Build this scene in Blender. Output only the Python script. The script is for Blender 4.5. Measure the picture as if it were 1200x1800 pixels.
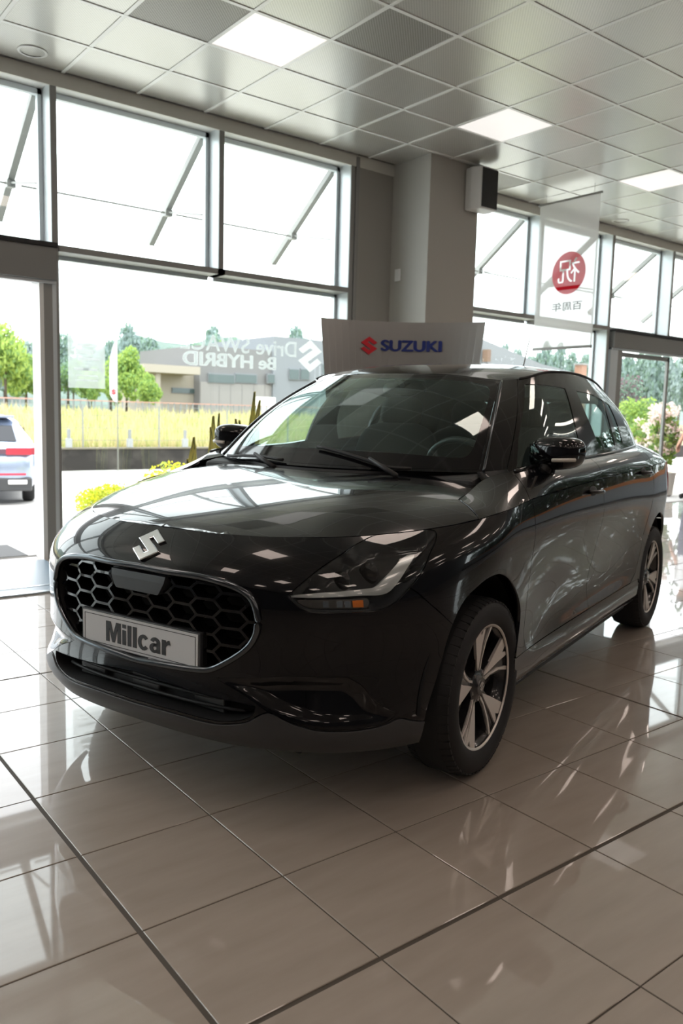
import bpy, bmesh, math, random
import numpy as np
from mathutils import Vector, Matrix
from mathutils.bvhtree import BVHTree
from mathutils.geometry import delaunay_2d_cdt

for _o in list(bpy.data.objects):
    bpy.data.objects.remove(_o)
scene = bpy.context.scene
COL = scene.collection
PI = math.pi
rng = random.Random(7)

# ------------------------------------------------------------------ camera
CAM = np.array([0.0, 0.0, 1.2127])
FPX = 1420.19
YAW, PITCH, ROLL = 0.6618995, -0.1207666, 0.0265228


def cam_basis():
    f = np.array([math.sin(YAW) * math.cos(PITCH), math.cos(YAW) * math.cos(PITCH), math.sin(PITCH)])
    r = np.cross(f, [0, 0, 1.0])
    r /= np.linalg.norm(r)
    u = np.cross(r, f)
    c, s = math.cos(ROLL), math.sin(ROLL)
    return c * r + s * u, -s * r + c * u, f


CR, CU, CF = cam_basis()
cam_data = bpy.data.cameras.new('camera')
cam_data.sensor_fit = 'VERTICAL'
cam_data.sensor_height = 36.0
cam_data.lens = FPX / 1800.0 * 36.0
cam_data.clip_start = 0.05
cam_data.clip_end = 600
cam_data.dof.use_dof = True
cam_data.dof.focus_distance = 2.55
cam_data.dof.aperture_fstop = 4.5
cam = bpy.data.objects.new('camera', cam_data)
COL.objects.link(cam)
_m = Matrix(((CR[0], CU[0], -CF[0], CAM[0]), (CR[1], CU[1], -CF[1], CAM[1]), (CR[2], CU[2], -CF[2], CAM[2]), (0, 0, 0, 1)))
cam.matrix_world = _m
scene.camera = cam


def ray(px, py):
    return CF + (px - 600) / FPX * CR - (py - 900) / FPX * CU


def atz(px, py, z):
    d = ray(px, py)
    return CAM + d * (z - CAM[2]) / d[2]


def atY(px, py, Y):
    d = ray(px, py)
    return CAM + d * Y / d[1]


def atD(px, py, D):
    """point on the pixel's ray at depth D along the view axis"""
    return CAM + ray(px, py) * D


def proj(P):
    P = np.asarray(P, float) - CAM
    d = P @ CF
    return 600 + FPX * (P @ CR) / d, 900 - FPX * (P @ CU) / d, d


# ------------------------------------------------------------------ world, sun, exposure
world = bpy.data.worlds.new('world')
scene.world = world
world.use_nodes = True
wn = world.node_tree.nodes
wl = world.node_tree.links
wn.clear()
wo = wn.new('ShaderNodeOutputWorld')
wb = wn.new('ShaderNodeBackground')
wb.inputs['Color'].default_value = (0.93, 0.97, 1.0, 1)
wb.inputs['Strength'].default_value = 3.3
wl.new(wb.outputs[0], wo.inputs[0])

sun_d = bpy.data.lights.new('sun', 'SUN')
sun_d.energy = 3.0
sun_d.angle = 0.02
sun_d.color = (1.0, 0.95, 0.86)
sun = bpy.data.objects.new('sun', sun_d)
COL.objects.link(sun)
sun.rotation_euler = Vector((0.30, 0.16, -1.0)).to_track_quat('-Z', 'Y').to_euler()

scene.view_settings.view_transform = 'Standard'
scene.view_settings.look = 'None'
scene.view_settings.gamma = 1.0
scene.view_settings.use_curve_mapping = False
scene.view_settings.exposure = 0.60

# ------------------------------------------------------------------ materials


def mat(name, col, rough=0.5, metal=0.0, coat=0.0, spec=0.5, noise=None, bump=None, emit=None, trans=0.0, coat_rough=0.02, sss=0.0):
    m = bpy.data.materials.get(name)
    if m:
        return m
    m = bpy.data.materials.new(name)
    m.use_nodes = True
    nt = m.node_tree
    b = nt.nodes['Principled BSDF']
    b.inputs['Base Color'].default_value = (*col, 1)
    b.inputs['Roughness'].default_value = rough
    b.inputs['Metallic'].default_value = metal
    b.inputs['Coat Weight'].default_value = coat
    b.inputs['Coat Roughness'].default_value = coat_rough
    b.inputs['Specular IOR Level'].default_value = spec
    if trans:
        b.inputs['Transmission Weight'].default_value = trans
    if emit:
        b.inputs['Emission Color'].default_value = (*emit[0], 1)
        b.inputs['Emission Strength'].default_value = emit[1]
    if noise:
        # noise = (scale, colour2, contrast low, contrast high, stretch)
        tc = nt.nodes.new('ShaderNodeTexCoord')
        mp = nt.nodes.new('ShaderNodeMapping')
        mp.inputs['Scale'].default_value = noise[4] if len(noise) > 4 else (1, 1, 1)
        n = nt.nodes.new('ShaderNodeTexNoise')
        n.inputs['Scale'].default_value = noise[0]
        n.inputs['Detail'].default_value = 5
        cr = nt.nodes.new('ShaderNodeValToRGB')
        cr.color_ramp.elements[0].position = noise[2]
        cr.color_ramp.elements[1].position = noise[3]
        cr.color_ramp.elements[0].color = (*col, 1)
        cr.color_ramp.elements[1].color = (*noise[1], 1)
        nt.links.new(tc.outputs['Object'], mp.inputs[0])
        nt.links.new(mp.outputs[0], n.inputs['Vector'])
        nt.links.new(n.outputs[0], cr.inputs[0])
        nt.links.new(cr.outputs[0], b.inputs['Base Color'])
    if bump:
        tc = nt.nodes.new('ShaderNodeTexCoord')
        n = nt.nodes.new('ShaderNodeTexNoise')
        n.inputs['Scale'].default_value = bump[0]
        bp = nt.nodes.new('ShaderNodeBump')
        bp.inputs['Strength'].default_value = bump[1]
        nt.links.new(tc.outputs['Object'], n.inputs['Vector'])
        nt.links.new(n.outputs[0], bp.inputs['Height'])
        nt.links.new(bp.outputs[0], b.inputs['Normal'])
    return m


def glass_mat(name, tint=(1, 1, 1), ior=1.45, rough=0.0, gain=1.0, refl=(1, 1, 1)):
    """thin architectural / car glass: transparent with a fresnel reflection"""
    m = bpy.data.materials.new(name)
    m.use_nodes = True
    nt = m.node_tree
    nt.nodes.clear()
    o = nt.nodes.new('ShaderNodeOutputMaterial')
    t = nt.nodes.new('ShaderNodeBsdfTransparent')
    t.inputs[0].default_value = (*tint, 1)
    g = nt.nodes.new('ShaderNodeBsdfGlossy')
    g.inputs['Roughness'].default_value = rough
    g.inputs['Color'].default_value = (*refl, 1)
    f0 = ((ior - 1) / (ior + 1)) ** 2 * gain
    lw = nt.nodes.new('ShaderNodeLayerWeight')
    lw.inputs[0].default_value = 0.5
    pw = nt.nodes.new('ShaderNodeMath')
    pw.operation = 'POWER'
    pw.inputs[1].default_value = 5.0
    mu = nt.nodes.new('ShaderNodeMath')
    mu.operation = 'MULTIPLY_ADD'
    mu.use_clamp = True
    mu.inputs[1].default_value = 1.0 - f0
    mu.inputs[2].default_value = f0
    mx = nt.nodes.new('ShaderNodeMixShader')
    nt.links.new(lw.outputs['Facing'], pw.inputs[0])
    nt.links.new(pw.outputs[0], mu.inputs[0])
    nt.links.new(mu.outputs[0], mx.inputs[0])
    nt.links.new(t.outputs[0], mx.inputs[1])
    nt.links.new(g.outputs[0], mx.inputs[2])
    nt.links.new(mx.outputs[0], o.inputs[0])
    return m


def fabric_mat(name, col, transp=0.0, transl=0.5):
    m = bpy.data.materials.new(name)
    m.use_nodes = True
    nt = m.node_tree
    nt.nodes.clear()
    o = nt.nodes.new('ShaderNodeOutputMaterial')
    d = nt.nodes.new('ShaderNodeBsdfDiffuse')
    d.inputs[0].default_value = (*col, 1)
    tl = nt.nodes.new('ShaderNodeBsdfTranslucent')
    tl.inputs[0].default_value = (*col, 1)
    tp = nt.nodes.new('ShaderNodeBsdfTransparent')
    a = nt.nodes.new('ShaderNodeMixShader')
    a.inputs[0].default_value = transl
    b = nt.nodes.new('ShaderNodeMixShader')
    b.inputs[0].default_value = transp
    nt.links.new(d.outputs[0], a.inputs[1])
    nt.links.new(tl.outputs[0], a.inputs[2])
    nt.links.new(a.outputs[0], b.inputs[1])
    nt.links.new(tp.outputs[0], b.inputs[2])
    nt.links.new(b.outputs[0], o.inputs[0])
    return m


# ------------------------------------------------------------------ mesh helpers


class MB:
    """collects geometry for ONE mesh object"""

    def __init__(self):
        self.v = []
        self.f = []
        self.mi = []

    def add(self, vs, fs, mi=0):
        o = len(self.v)
        self.v += [tuple(float(c) for c in p) for p in vs]
        self.f += [tuple(i + o for i in q) for q in fs]
        self.mi += [mi] * len(fs)
        return self

    def box(self, x0, x1, y0, y1, z0, z1, mi=0):
        v = [(x0, y0, z0), (x1, y0, z0), (x1, y1, z0), (x0, y1, z0), (x0, y0, z1), (x1, y0, z1), (x1, y1, z1), (x0, y1, z1)]
        f = [(0, 3, 2, 1), (4, 5, 6, 7), (0, 1, 5, 4), (1, 2, 6, 5), (2, 3, 7, 6), (3, 0, 4, 7)]
        return self.add(v, f, mi)

    def bar(self, a, b, w, h, up=(0, 0, 1), mi=0):
        """rectangular bar from a to b"""
        a = np.array(a, float)
        b = np.array(b, float)
        d = b - a
        d /= np.linalg.norm(d)
        up = np.array(up, float)
        s = np.cross(d, up)
        if np.linalg.norm(s) < 1e-6:
            s = np.cross(d, (1, 0, 0))
        s /= np.linalg.norm(s)
        t = np.cross(s, d)
        v = []
        for p in (a, b):
            for i, j in ((-1, -1), (1, -1), (1, 1), (-1, 1)):
                v.append(p + s * i * w / 2 + t * j * h / 2)
        f = [(0, 1, 2, 3), (7, 6, 5, 4), (0, 4, 5, 1), (1, 5, 6, 2), (2, 6, 7, 3), (3, 7, 4, 0)]
        return self.add(v, f, mi)

    def tube(self, pts, rad, n=8, closed=False, mi=0, flat=1.0, upv=None):
        pts = [np.array(p, float) for p in pts]
        k = len(pts)
        if not hasattr(rad, '__len__'):
            rad = [rad] * k
        vs = []
        for i, p in enumerate(pts):
            if closed:
                d = pts[(i + 1) % k] - pts[i - 1]
            else:
                d = pts[min(i + 1, k - 1)] - pts[max(i - 1, 0)]
            d = d / (np.linalg.norm(d) + 1e-12)
            up = np.array(upv if upv is not None else (0, 0, 1.0), float)
            s = np.cross(d, up)
            if np.linalg.norm(s) < 1e-3:
                s = np.cross(d, (1.0, 0, 0))
            s /= np.linalg.norm(s)
            t = np.cross(s, d)
            for j in range(n):
                a = 2 * PI * j / n
                vs.append(p + rad[i] * (math.cos(a) * s + flat * math.sin(a) * t))
        fs = []
        for i in range(k if closed else k - 1):
            i2 = (i + 1) % k
            for j in range(n):
                j2 = (j + 1) % n
                fs.append((i * n + j, i * n + j2, i2 * n + j2, i2 * n + j))
        if not closed:
            fs.append(tuple(range(n - 1, -1, -1)))
            fs.append(tuple((k - 1) * n + j for j in range(n)))
        return self.add(vs, fs, mi)

    def lathe(self, prof, n=48, axis='z', mi=0, loc=(0, 0, 0)):
        """prof: list of (radius, height)"""
        vs = []
        for i in range(n):
            a = 2 * PI * i / n
            c, s = math.cos(a), math.sin(a)
            for r, h in prof:
                p = {'z': (r * c, r * s, h), 'y': (r * c, h, r * s), 'x': (h, r * c, r * s)}[axis]
                vs.append((p[0] + loc[0], p[1] + loc[1], p[2] + loc[2]))
        k = len(prof)
        fs = []
        for i in range(n):
            i2 = (i + 1) % n
            for j in range(k - 1):
                fs.append((i * k + j, i2 * k + j, i2 * k + j + 1, i * k + j + 1))
        return self.add(vs, fs, mi)

    def prism(self, poly, z0, z1, mi=0, M=None):
        """poly 2D list extruded z0..z1 (convex or not, ngon caps), optional 4x4 matrix"""
        n = len(poly)
        vs = [(x, y, z0) for x, y in poly] + [(x, y, z1) for x, y in poly]
        if M is not None:
            vs = [tuple(M @ Vector(p)) for p in vs]
        fs = [tuple(range(n - 1, -1, -1)), tuple(range(n, 2 * n))]
        fs += [(i, (i + 1) % n, n + (i + 1) % n, n + i) for i in range(n)]
        return self.add(vs, fs, mi)

    def superell(self, c, r, e1=0.5, e2=0.5, nu=24, nv=14, mi=0, M=None):
        def sp(a, e):
            return math.copysign(abs(a) ** e, a)
        vs = []
        for j in range(nv + 1):
            ph = -PI / 2 + PI * j / nv
            for i in range(nu):
                th = 2 * PI * i / nu
                p = (r[0] * sp(math.cos(ph), e1) * sp(math.cos(th), e2), r[1] * sp(math.cos(ph), e1) * sp(math.sin(th), e2), r[2] * sp(math.sin(ph), e1))
                if M is not None:
                    p = M @ Vector(p)
                vs.append((p[0] + c[0], p[1] + c[1], p[2] + c[2]))
        fs = []
        for j in range(nv):
            for i in range(nu):
                i2 = (i + 1) % nu
                fs.append((j * nu + i, j * nu + i2, (j + 1) * nu + i2, (j + 1) * nu + i))
        return self.add(vs, fs, mi)

    def build(self, name, mats, parent=None, smooth=False, loc=None, bevel=0, fixn=True):
        me = bpy.data.meshes.new(name)
        me.from_pydata(self.v, [], self.f)
        if not isinstance(mats, (list, tuple)):
            mats = [mats]
        for m in mats:
            me.materials.append(m)
        if len(mats) > 1:
            me.polygons.foreach_set('material_index', self.mi)
        if fixn:
            bm = bmesh.new()
            bm.from_mesh(me)
            bmesh.ops.recalc_face_normals(bm, faces=bm.faces)
            bm.to_mesh(me)
            bm.free()
        if smooth:
            me.polygons.foreach_set('use_smooth', [True] * len(me.polygons))
            if smooth is not True:
                me.set_sharp_from_angle(angle=smooth)
        me.update()
        o = bpy.data.objects.new(name, me)
        COL.objects.link(o)
        if parent:
            o.parent = parent
        if loc is not None:
            o.location = loc
        if bevel:
            bv = o.modifiers.new('bevel', 'BEVEL')
            bv.width = bevel
            bv.segments = 2
            bv.limit_method = 'ANGLE'
        return o


def empty(name, loc=(0, 0, 0), rz=0.0):
    o = bpy.data.objects.new(name, None)
    COL.objects.link(o)
    o.location = loc
    o.rotation_euler = (0, 0, rz)
    o.empty_display_size = 0.1
    return o


def tag(o, label=None, cat=None, group=None, kind=None):
    if label:
        o['label'] = label
    if cat:
        o['category'] = cat
    if group:
        o['group'] = group
    if kind:
        o['kind'] = kind
    return o


def copy_tree(o, parent=None):
    c = o.copy()
    COL.objects.link(c)
    c.parent = parent
    for ch in list(o.children):
        copy_tree(ch, c)
    return c


def text_mesh(name, body, size, m, parent=None, extrude=0.0, bold=0.0, space=1.0):
    cu = bpy.data.curves.new('tmp_text', 'FONT')
    cu.body = body
    cu.size = size
    cu.extrude = extrude
    cu.align_x = 'CENTER'
    cu.align_y = 'CENTER'
    cu.space_character = space
    t = bpy.data.objects.new('tmp_text', cu)
    COL.objects.link(t)
    dg = bpy.context.evaluated_depsgraph_get()
    me = bpy.data.meshes.new_from_object(t.evaluated_get(dg))
    me.name = name
    bpy.data.objects.remove(t)
    bpy.data.curves.remove(cu)
    if bold:
        # heavier strokes: the glyphs repeated a little to each side
        bm = bmesh.new()
        bm.from_mesh(me)
        for dx, dy in ((bold, 0), (-bold, 0), (0, bold * .5), (0, -bold * .5), (bold * .5, 0), (-bold * .5, 0)):
            m2 = me.copy()
            m2.transform(Matrix.Translation((dx, dy, 0)))
            bm.from_mesh(m2)
            bpy.data.meshes.remove(m2)
        bm.to_mesh(me)
        bm.free()
    me.materials.clear()
    me.materials.append(m)
    o = bpy.data.objects.new(name, me)
    COL.objects.link(o)
    if parent:
        o.parent = parent
    return o


def fit_text(o, w, h):
    """scale the text mesh to w x h, centred"""
    me = o.data
    co = np.zeros(len(me.vertices) * 3)
    me.vertices.foreach_get('co', co)
    co = co.reshape(-1, 3)
    lo, hi = co.min(0), co.max(0)
    c = (lo + hi) / 2
    co[:, 0] = (co[:, 0] - c[0]) * w / (hi[0] - lo[0])
    co[:, 1] = (co[:, 1] - c[1]) * h / (hi[1] - lo[1])
    me.vertices.foreach_set('co', co.ravel())
    me.update()


S_LOGO = [(0, .5), (.45, .18), (.28, .06), (0, .25), (-.09, .19), (.45, -.16), (0, -.5), (-.45, -.18), (-.28, -.06), (0, -.25), (.09, -.19), (-.45, .16)]
# ================================================================== THE ROOM
RX0, RX1, RY0, RYI, RYG, RZ = -6.0, 15.0, -7.5, 6.44, 6.65, 3.71

M_floor_tile = mat('floor_tile_stone', (0.37, 0.32, 0.275), rough=0.35, coat=1.0, spec=0.2, coat_rough=0.03,
                   noise=(2.2, (0.31, 0.265, 0.225), 0.35, 0.7, (1.0, 6.0, 1.0)))
M_grout = mat('grout', (0.07, 0.058, 0.045), rough=0.8)
M_ceil_white = mat('ceiling_white', (0.78, 0.78, 0.75), rough=0.5)
M_tbar = mat('ceiling_runner_white', (0.93, 0.93, 0.91), rough=0.25, metal=0.0, spec=0.9)
M_wall = mat('wall_plaster', (0.62, 0.60, 0.565), rough=0.65)
M_wall_dark = mat('wall_charcoal', (0.10, 0.105, 0.115), rough=0.7)
M_alu = mat('aluminium_light', (0.66, 0.71, 0.74), rough=0.35, metal=0.25)
M_alu_dark = mat('aluminium_dark', (0.30, 0.30, 0.29), rough=0.45, metal=0.15)
M_glass = glass_mat('window_glass', (0.94, 0.97, 0.96), 1.4)
M_white = mat('white_paint', (0.8, 0.8, 0.79), rough=0.45)
M_black = mat('black_plastic', (0.012, 0.012, 0.013), rough=0.45)
M_concrete_slab = mat('slab_concrete', (0.4, 0.4, 0.39), rough=0.9)


def ceiling_tile_mat(name, col, metal, rough, holes):
    m = mat(name, col, rough=rough, metal=metal)
    nt = m.node_tree
    b = nt.nodes['Principled BSDF']
    tc = nt.nodes.new('ShaderNodeTexCoord')
    vo = nt.nodes.new('ShaderNodeTexVoronoi')
    vo.inputs['Scale'].default_value = 62
    vo.inputs['Randomness'].default_value = 0.0
    mp = nt.nodes.new('ShaderNodeMapping')
    mp.inputs['Rotation'].default_value = (0, 0, PI / 4)
    cr = nt.nodes.new('ShaderNodeValToRGB')
    cr.color_ramp.elements[0].position = 0.32
    cr.color_ramp.elements[1].position = 0.42
    cr.color_ramp.elements[0].color = (*[c * holes for c in col], 1)
    cr.color_ramp.elements[1].color = (*col, 1)
    nt.links.new(tc.outputs['Object'], mp.inputs[0])
    nt.links.new(mp.outputs[0], vo.inputs['Vector'])
    nt.links.new(vo.outputs['Distance'], cr.inputs[0])
    nt.links.new(cr.outputs[0], b.inputs['Base Color'])
    return m


M_ctile = ceiling_tile_mat('perforated_metal_tile', (0.66, 0.645, 0.61), 0.45, 0.30, 0.78)
M_ctile_dark = ceiling_tile_mat('vent_tile', (0.40, 0.385, 0.36), 0.3, 0.45, 0.55)
M_panel_dim = mat('light_panel_dim', (0.85, 0.84, 0.82), rough=0.5, emit=((1.0, 0.95, 0.92), 0.45))
M_panel_lit = mat('light_panel_lit', (0.85, 0.84, 0.82), rough=0.5, emit=((1.0, 0.82, 0.72), 5.0))


def shared(name, me, parent, loc):
    o = bpy.data.objects.new(name, me)
    COL.objects.link(o)
    o.parent = parent
    o.location = loc
    return o


# ---- floor: concrete bed with grout, one object per tile where the photo shows them
floor = MB().box(RX0 - .2, RX1 + .2, RY0 - .2, RYG + .05, -0.3, -0.0025).build('floor', M_grout)
tag(floor, 'polished beige stone tile floor of the showroom', 'floor', kind='structure')
TS = 0.39812
FX, FY = 0.60027631 * 1.2127, 1.36568744 * 1.2127


def wide_x(i):
    return i % 6 == 0      # wide expansion joints, every six tiles


def wide_y(j):
    return (j + 1) % 6 == 0


tiles = []
ix0, ix1 = math.floor((RX0 - FX) / TS), math.floor((RX1 - FX) / TS)
iy0, iy1 = math.floor((RY0 - FY) / TS), math.floor((RYG - .06 - FY) / TS)
tile_data = {}


def tile_rect(i, j):
    g, w = 0.0022, 0.0065
    x0 = FX + i * TS + (w if wide_x(i) else g)
    x1 = FX + (i + 1) * TS - (w if wide_x(i + 1) else g)
    y0 = FY + j * TS + (w if wide_y(j) else g)
    y1 = FY + (j + 1) * TS - (w if wide_y(j + 1) else g)
    return max(x0, RX0), min(x1, RX1), max(y0, RY0), min(y1, RYG - .06)


def tile_mesh(key, w, h):
    if key not in tile_data:
        b = 0.0012
        v = [(0, 0, -.008), (w, 0, -.008), (w, h, -.008), (0, h, -.008), (0, 0, -b), (w, 0, -b), (w, h, -b), (0, h, -b), (b, b, 0), (w - b, b, 0), (w - b, h - b, 0), (b, h - b, 0)]
        f = [(0, 3, 2, 1), (8, 9, 10, 11)]
        for k in range(4):
            k2 = (k + 1) % 4
            f += [(k, k2, 4 + k2, 4 + k), (4 + k, 4 + k2, 8 + k2, 8 + k)]
        me = bpy.data.meshes.new('floor_tile')
        me.from_pydata(v, [], f)
        me.materials.append(M_floor_tile)
        tile_data[key] = me
    return tile_data[key]


cand = []
for i in range(ix0, ix1 + 1):
    for j in range(iy0, iy1 + 1):
        x0, x1, y0, y1 = tile_rect(i, j)
        if x1 - x0 < .02 or y1 - y0 < .02:
            continue
        px, py, d = proj(((x0 + x1) / 2, (y0 + y1) / 2, 0))
        vis = d > .3 and -90 < px < 1290 and 900 < py < 1990
        cand.append((d if vis else 1e3 + abs(d), vis, i, j, x0, x1, y0, y1))
cand.sort()
rest = MB()
for n, (d, vis, i, j, x0, x1, y0, y1) in enumerate(cand):
    if vis and n < 300:
        w, h = round(x1 - x0, 4), round(y1 - y0, 4)
        shared('floor_tile', tile_mesh((w, h), w, h), floor, (x0, y0, 0))
    else:
        rest.box(x0, x1, y0, y1, -.008, 0)
o = rest.build('tile_field', M_floor_tile, floor)
o['kind'] = 'stuff'

# ---- ceiling: slab, one object per panel in view, runners between them
ceil = MB().box(RX0 - .2, RX1 + 3.2, RY0 - .2, RYG + .2, RZ + .06, RZ + .5).build('ceiling', M_concrete_slab)  # slab runs on past the right wall, an added eave shading the hedge
tag(ceil, 'suspended ceiling of perforated grey metal panels with white runners', 'ceiling', kind='structure')
CX, CY, CS = 1.04941269 / .282444557 * .6, 2.75615826 / .282444557 * .6, 0.6
cm = {}


def ctile_mesh(w, h, m):
    key = (round(w, 3), round(h, 3), m.name)
    if key not in cm:
        b = 0.006
        v = [(0, 0, .02), (w, 0, .02), (w, h, .02), (0, h, .02), (0, 0, b), (w, 0, b), (w, h, b), (0, h, b), (b, b, 0), (w - b, b, 0), (w - b, h - b, 0), (b, h - b, 0)]
        f = [(0, 1, 2, 3), (11, 10, 9, 8)]
        for k in range(4):
            k2 = (k + 1) % 4
            f += [(4 + k, 4 + k2, k2, k), (8 + k, 8 + k2, 4 + k2, 4 + k)]
        me = bpy.data.meshes.new('ceiling_panel')
        me.from_pydata(v, [], f)
        me.materials.append(m)
        cm[key] = me
    return cm[key]


def cidx(px, py):
    P = atz(px, py, RZ)
    return math.floor((P[0] - CX) / CS), math.floor((P[1] - CY) / CS)


LIGHTS = {cidx(475, 70), cidx(885, 215), cidx(1160, 312)}
VENTS = {cidx(290, 30), cidx(880, 318), cidx(760, 60)}
rest = MB()
cx0, cx1 = math.floor((RX0 - CX) / CS), math.floor((RX1 - CX) / CS)
cy0, cy1 = math.floor((RY0 - CY) / CS), math.floor((RYI - CY) / CS)
for i in range(cx0, cx1 + 1):
    for j in range(cy0, cy1 + 1):
        x0, x1 = max(CX + i * CS + .012, RX0), min(CX + (i + 1) * CS - .012, RX1)
        y0, y1 = max(CY + j * CS + .012, RY0), min(CY + (j + 1) * CS - .012, RYI - .03)
        if x1 - x0 < .03 or y1 - y0 < .03:
            continue
        px, py, d = proj(((x0 + x1) / 2, (y0 + y1) / 2, RZ))
        vis = d > .3 and -160 < px < 1360 and -110 < py < 700
        if (i, j) in LIGHTS:
            t = shared('light_panel', ctile_mesh(x1 - x0, y1 - y0, M_panel_dim), ceil, (x0, y0, RZ))
        elif i % 4 == 1 and j % 4 == 2:
            t = shared('light_panel', ctile_mesh(x1 - x0, y1 - y0, M_panel_lit), ceil, (x0, y0, RZ))
        elif vis:
            shared('ceiling_panel', ctile_mesh(x1 - x0, y1 - y0, M_ctile_dark if (i, j) in VENTS else M_ctile), ceil, (x0, y0, RZ))
        else:
            rest.box(x0, x1, y0, y1, RZ, RZ + .02)
o = rest.build('panel_field', M_ctile, ceil)
o['kind'] = 'stuff'
for i in range(cx0, cx1 + 2):
    x = CX + i * CS
    if RX0 < x < RX1:
        MB().box(x - .014, x + .014, RY0, RYI - .02, RZ - .004, RZ + .03).build('ceiling_runner', M_tbar, ceil)
for j in range(cy0, cy1 + 2):
    y = CY + j * CS
    if RY0 < y < RYI - .03:
        MB().box(RX0, RX1, y - .014, y + .014, RZ - .005, RZ + .03).build('ceiling_runner', M_tbar, ceil)

# recessed downlights
for k, (px, py, lab) in enumerate(((57, 90, 'round chrome downlight recessed in ceiling above the left entrance'), (1090, 388, 'small round downlight in ceiling beyond the hanging banner'))):
    P = atz(px, py, RZ)
    dl = empty('downlight', (P[0], P[1], RZ))
    tag(dl, lab, 'downlight', 'recessed downlights')
    MB().lathe([(.085, -.006), (.102, -.006), (.104, -.001), (.085, .0)], 32).build('trim_ring', M_white, dl, smooth=True)
    MB().lathe([(.085, -.002), (.074, .05), (.05, .0585), (.001, .0585)], 32).build('reflector', mat('chrome_reflector', (.75, .75, .76), rough=.12, metal=1.0), dl, smooth=True)
    MB().superell((0, 0, .045), (.03, .03, .012), 1, 1, 16, 8).build('bulb', M_white, dl, smooth=True)

# ---- solid walls out of frame
w = MB().box(RX0 - .2, RX0, RY0 - .2, RYG, 0, RZ + .06).build('wall_left', M_wall_dark)
tag(w, 'plain charcoal end wall of the showroom', 'wall', kind='structure')
w = MB().box(RX0, RX1, RY0 - .2, RY0, 0, RZ + .06).build('wall_front', M_wall_dark)
tag(w, 'plain charcoal wall behind the viewer', 'wall', kind='structure')
w = MB().box(RX1, RX1 + .2, RY0 - .2, RYG, 0, .80).box(RX1, RX1 + .2, RY0 - .2, RYG, 2.7, RZ + .06).build('wall_right', mat('wall_blue_grey', (.27, .30, .33), rough=.5))
tag(w, 'low blue grey wall with glazing above it', 'wall', kind='structure')
t = MB().box(RX1 - .03, RX1 + .05, RY0, RYG - .05, .80, .92).build('trim_1', mat('orange_trim', (.55, .20, .05), rough=.5))
tag(t, 'orange timber sill strip under the side glazing', 'trim', kind='structure')
t = MB().box(RX1 - .02, RX1, RY0, RYG - .05, 0, .12).build('baseboard_right', M_black)
tag(t, 'black baseboard along the side wall', 'baseboard', kind='structure')
for k in range(5):
    y0 = RY0 + k * 2.81
    wn_ = MB().box(RX1 + .02, RX1 + .12, y0, y0 + .06, .92, 2.7).build('window_%d' % (20 + k), M_alu_dark)
    tag(wn_, 'side window bay with dark frame', 'window', kind='structure')
    MB().box(RX1 + .06, RX1 + .066, y0 + .06, y0 + 2.81, .92, 2.7).build('glass_pane', M_glass, wn_)

# ---- glazed facade along X at the far side
XM = [2.185 + 1.446 * k for k in range(-5, 9)]          # mullion right faces
HEAD0, TR0, TR1 = 3.625, 2.40, 2.447
fac = MB()
fac.box(RX0, RX1, RYI + .02, RYG + .06, HEAD0 + .005, RZ + .06)
fac = fac.build('wall_back', M_white)
tag(fac, 'glazed showroom front with light aluminium mullions and transom', 'wall', kind='structure')
MB().box(RX0, RX1, RYI - .005, RYI + .02, HEAD0 - .02, RZ + .0).build('head_trim', mat('cream_trim', (.72, .71, .66), rough=.5), fac)


def skip_lower(xa, xb):
    mid = (xa + xb) / 2
    return (-0.75 < mid < 2.2) or mid > 9.4


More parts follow.
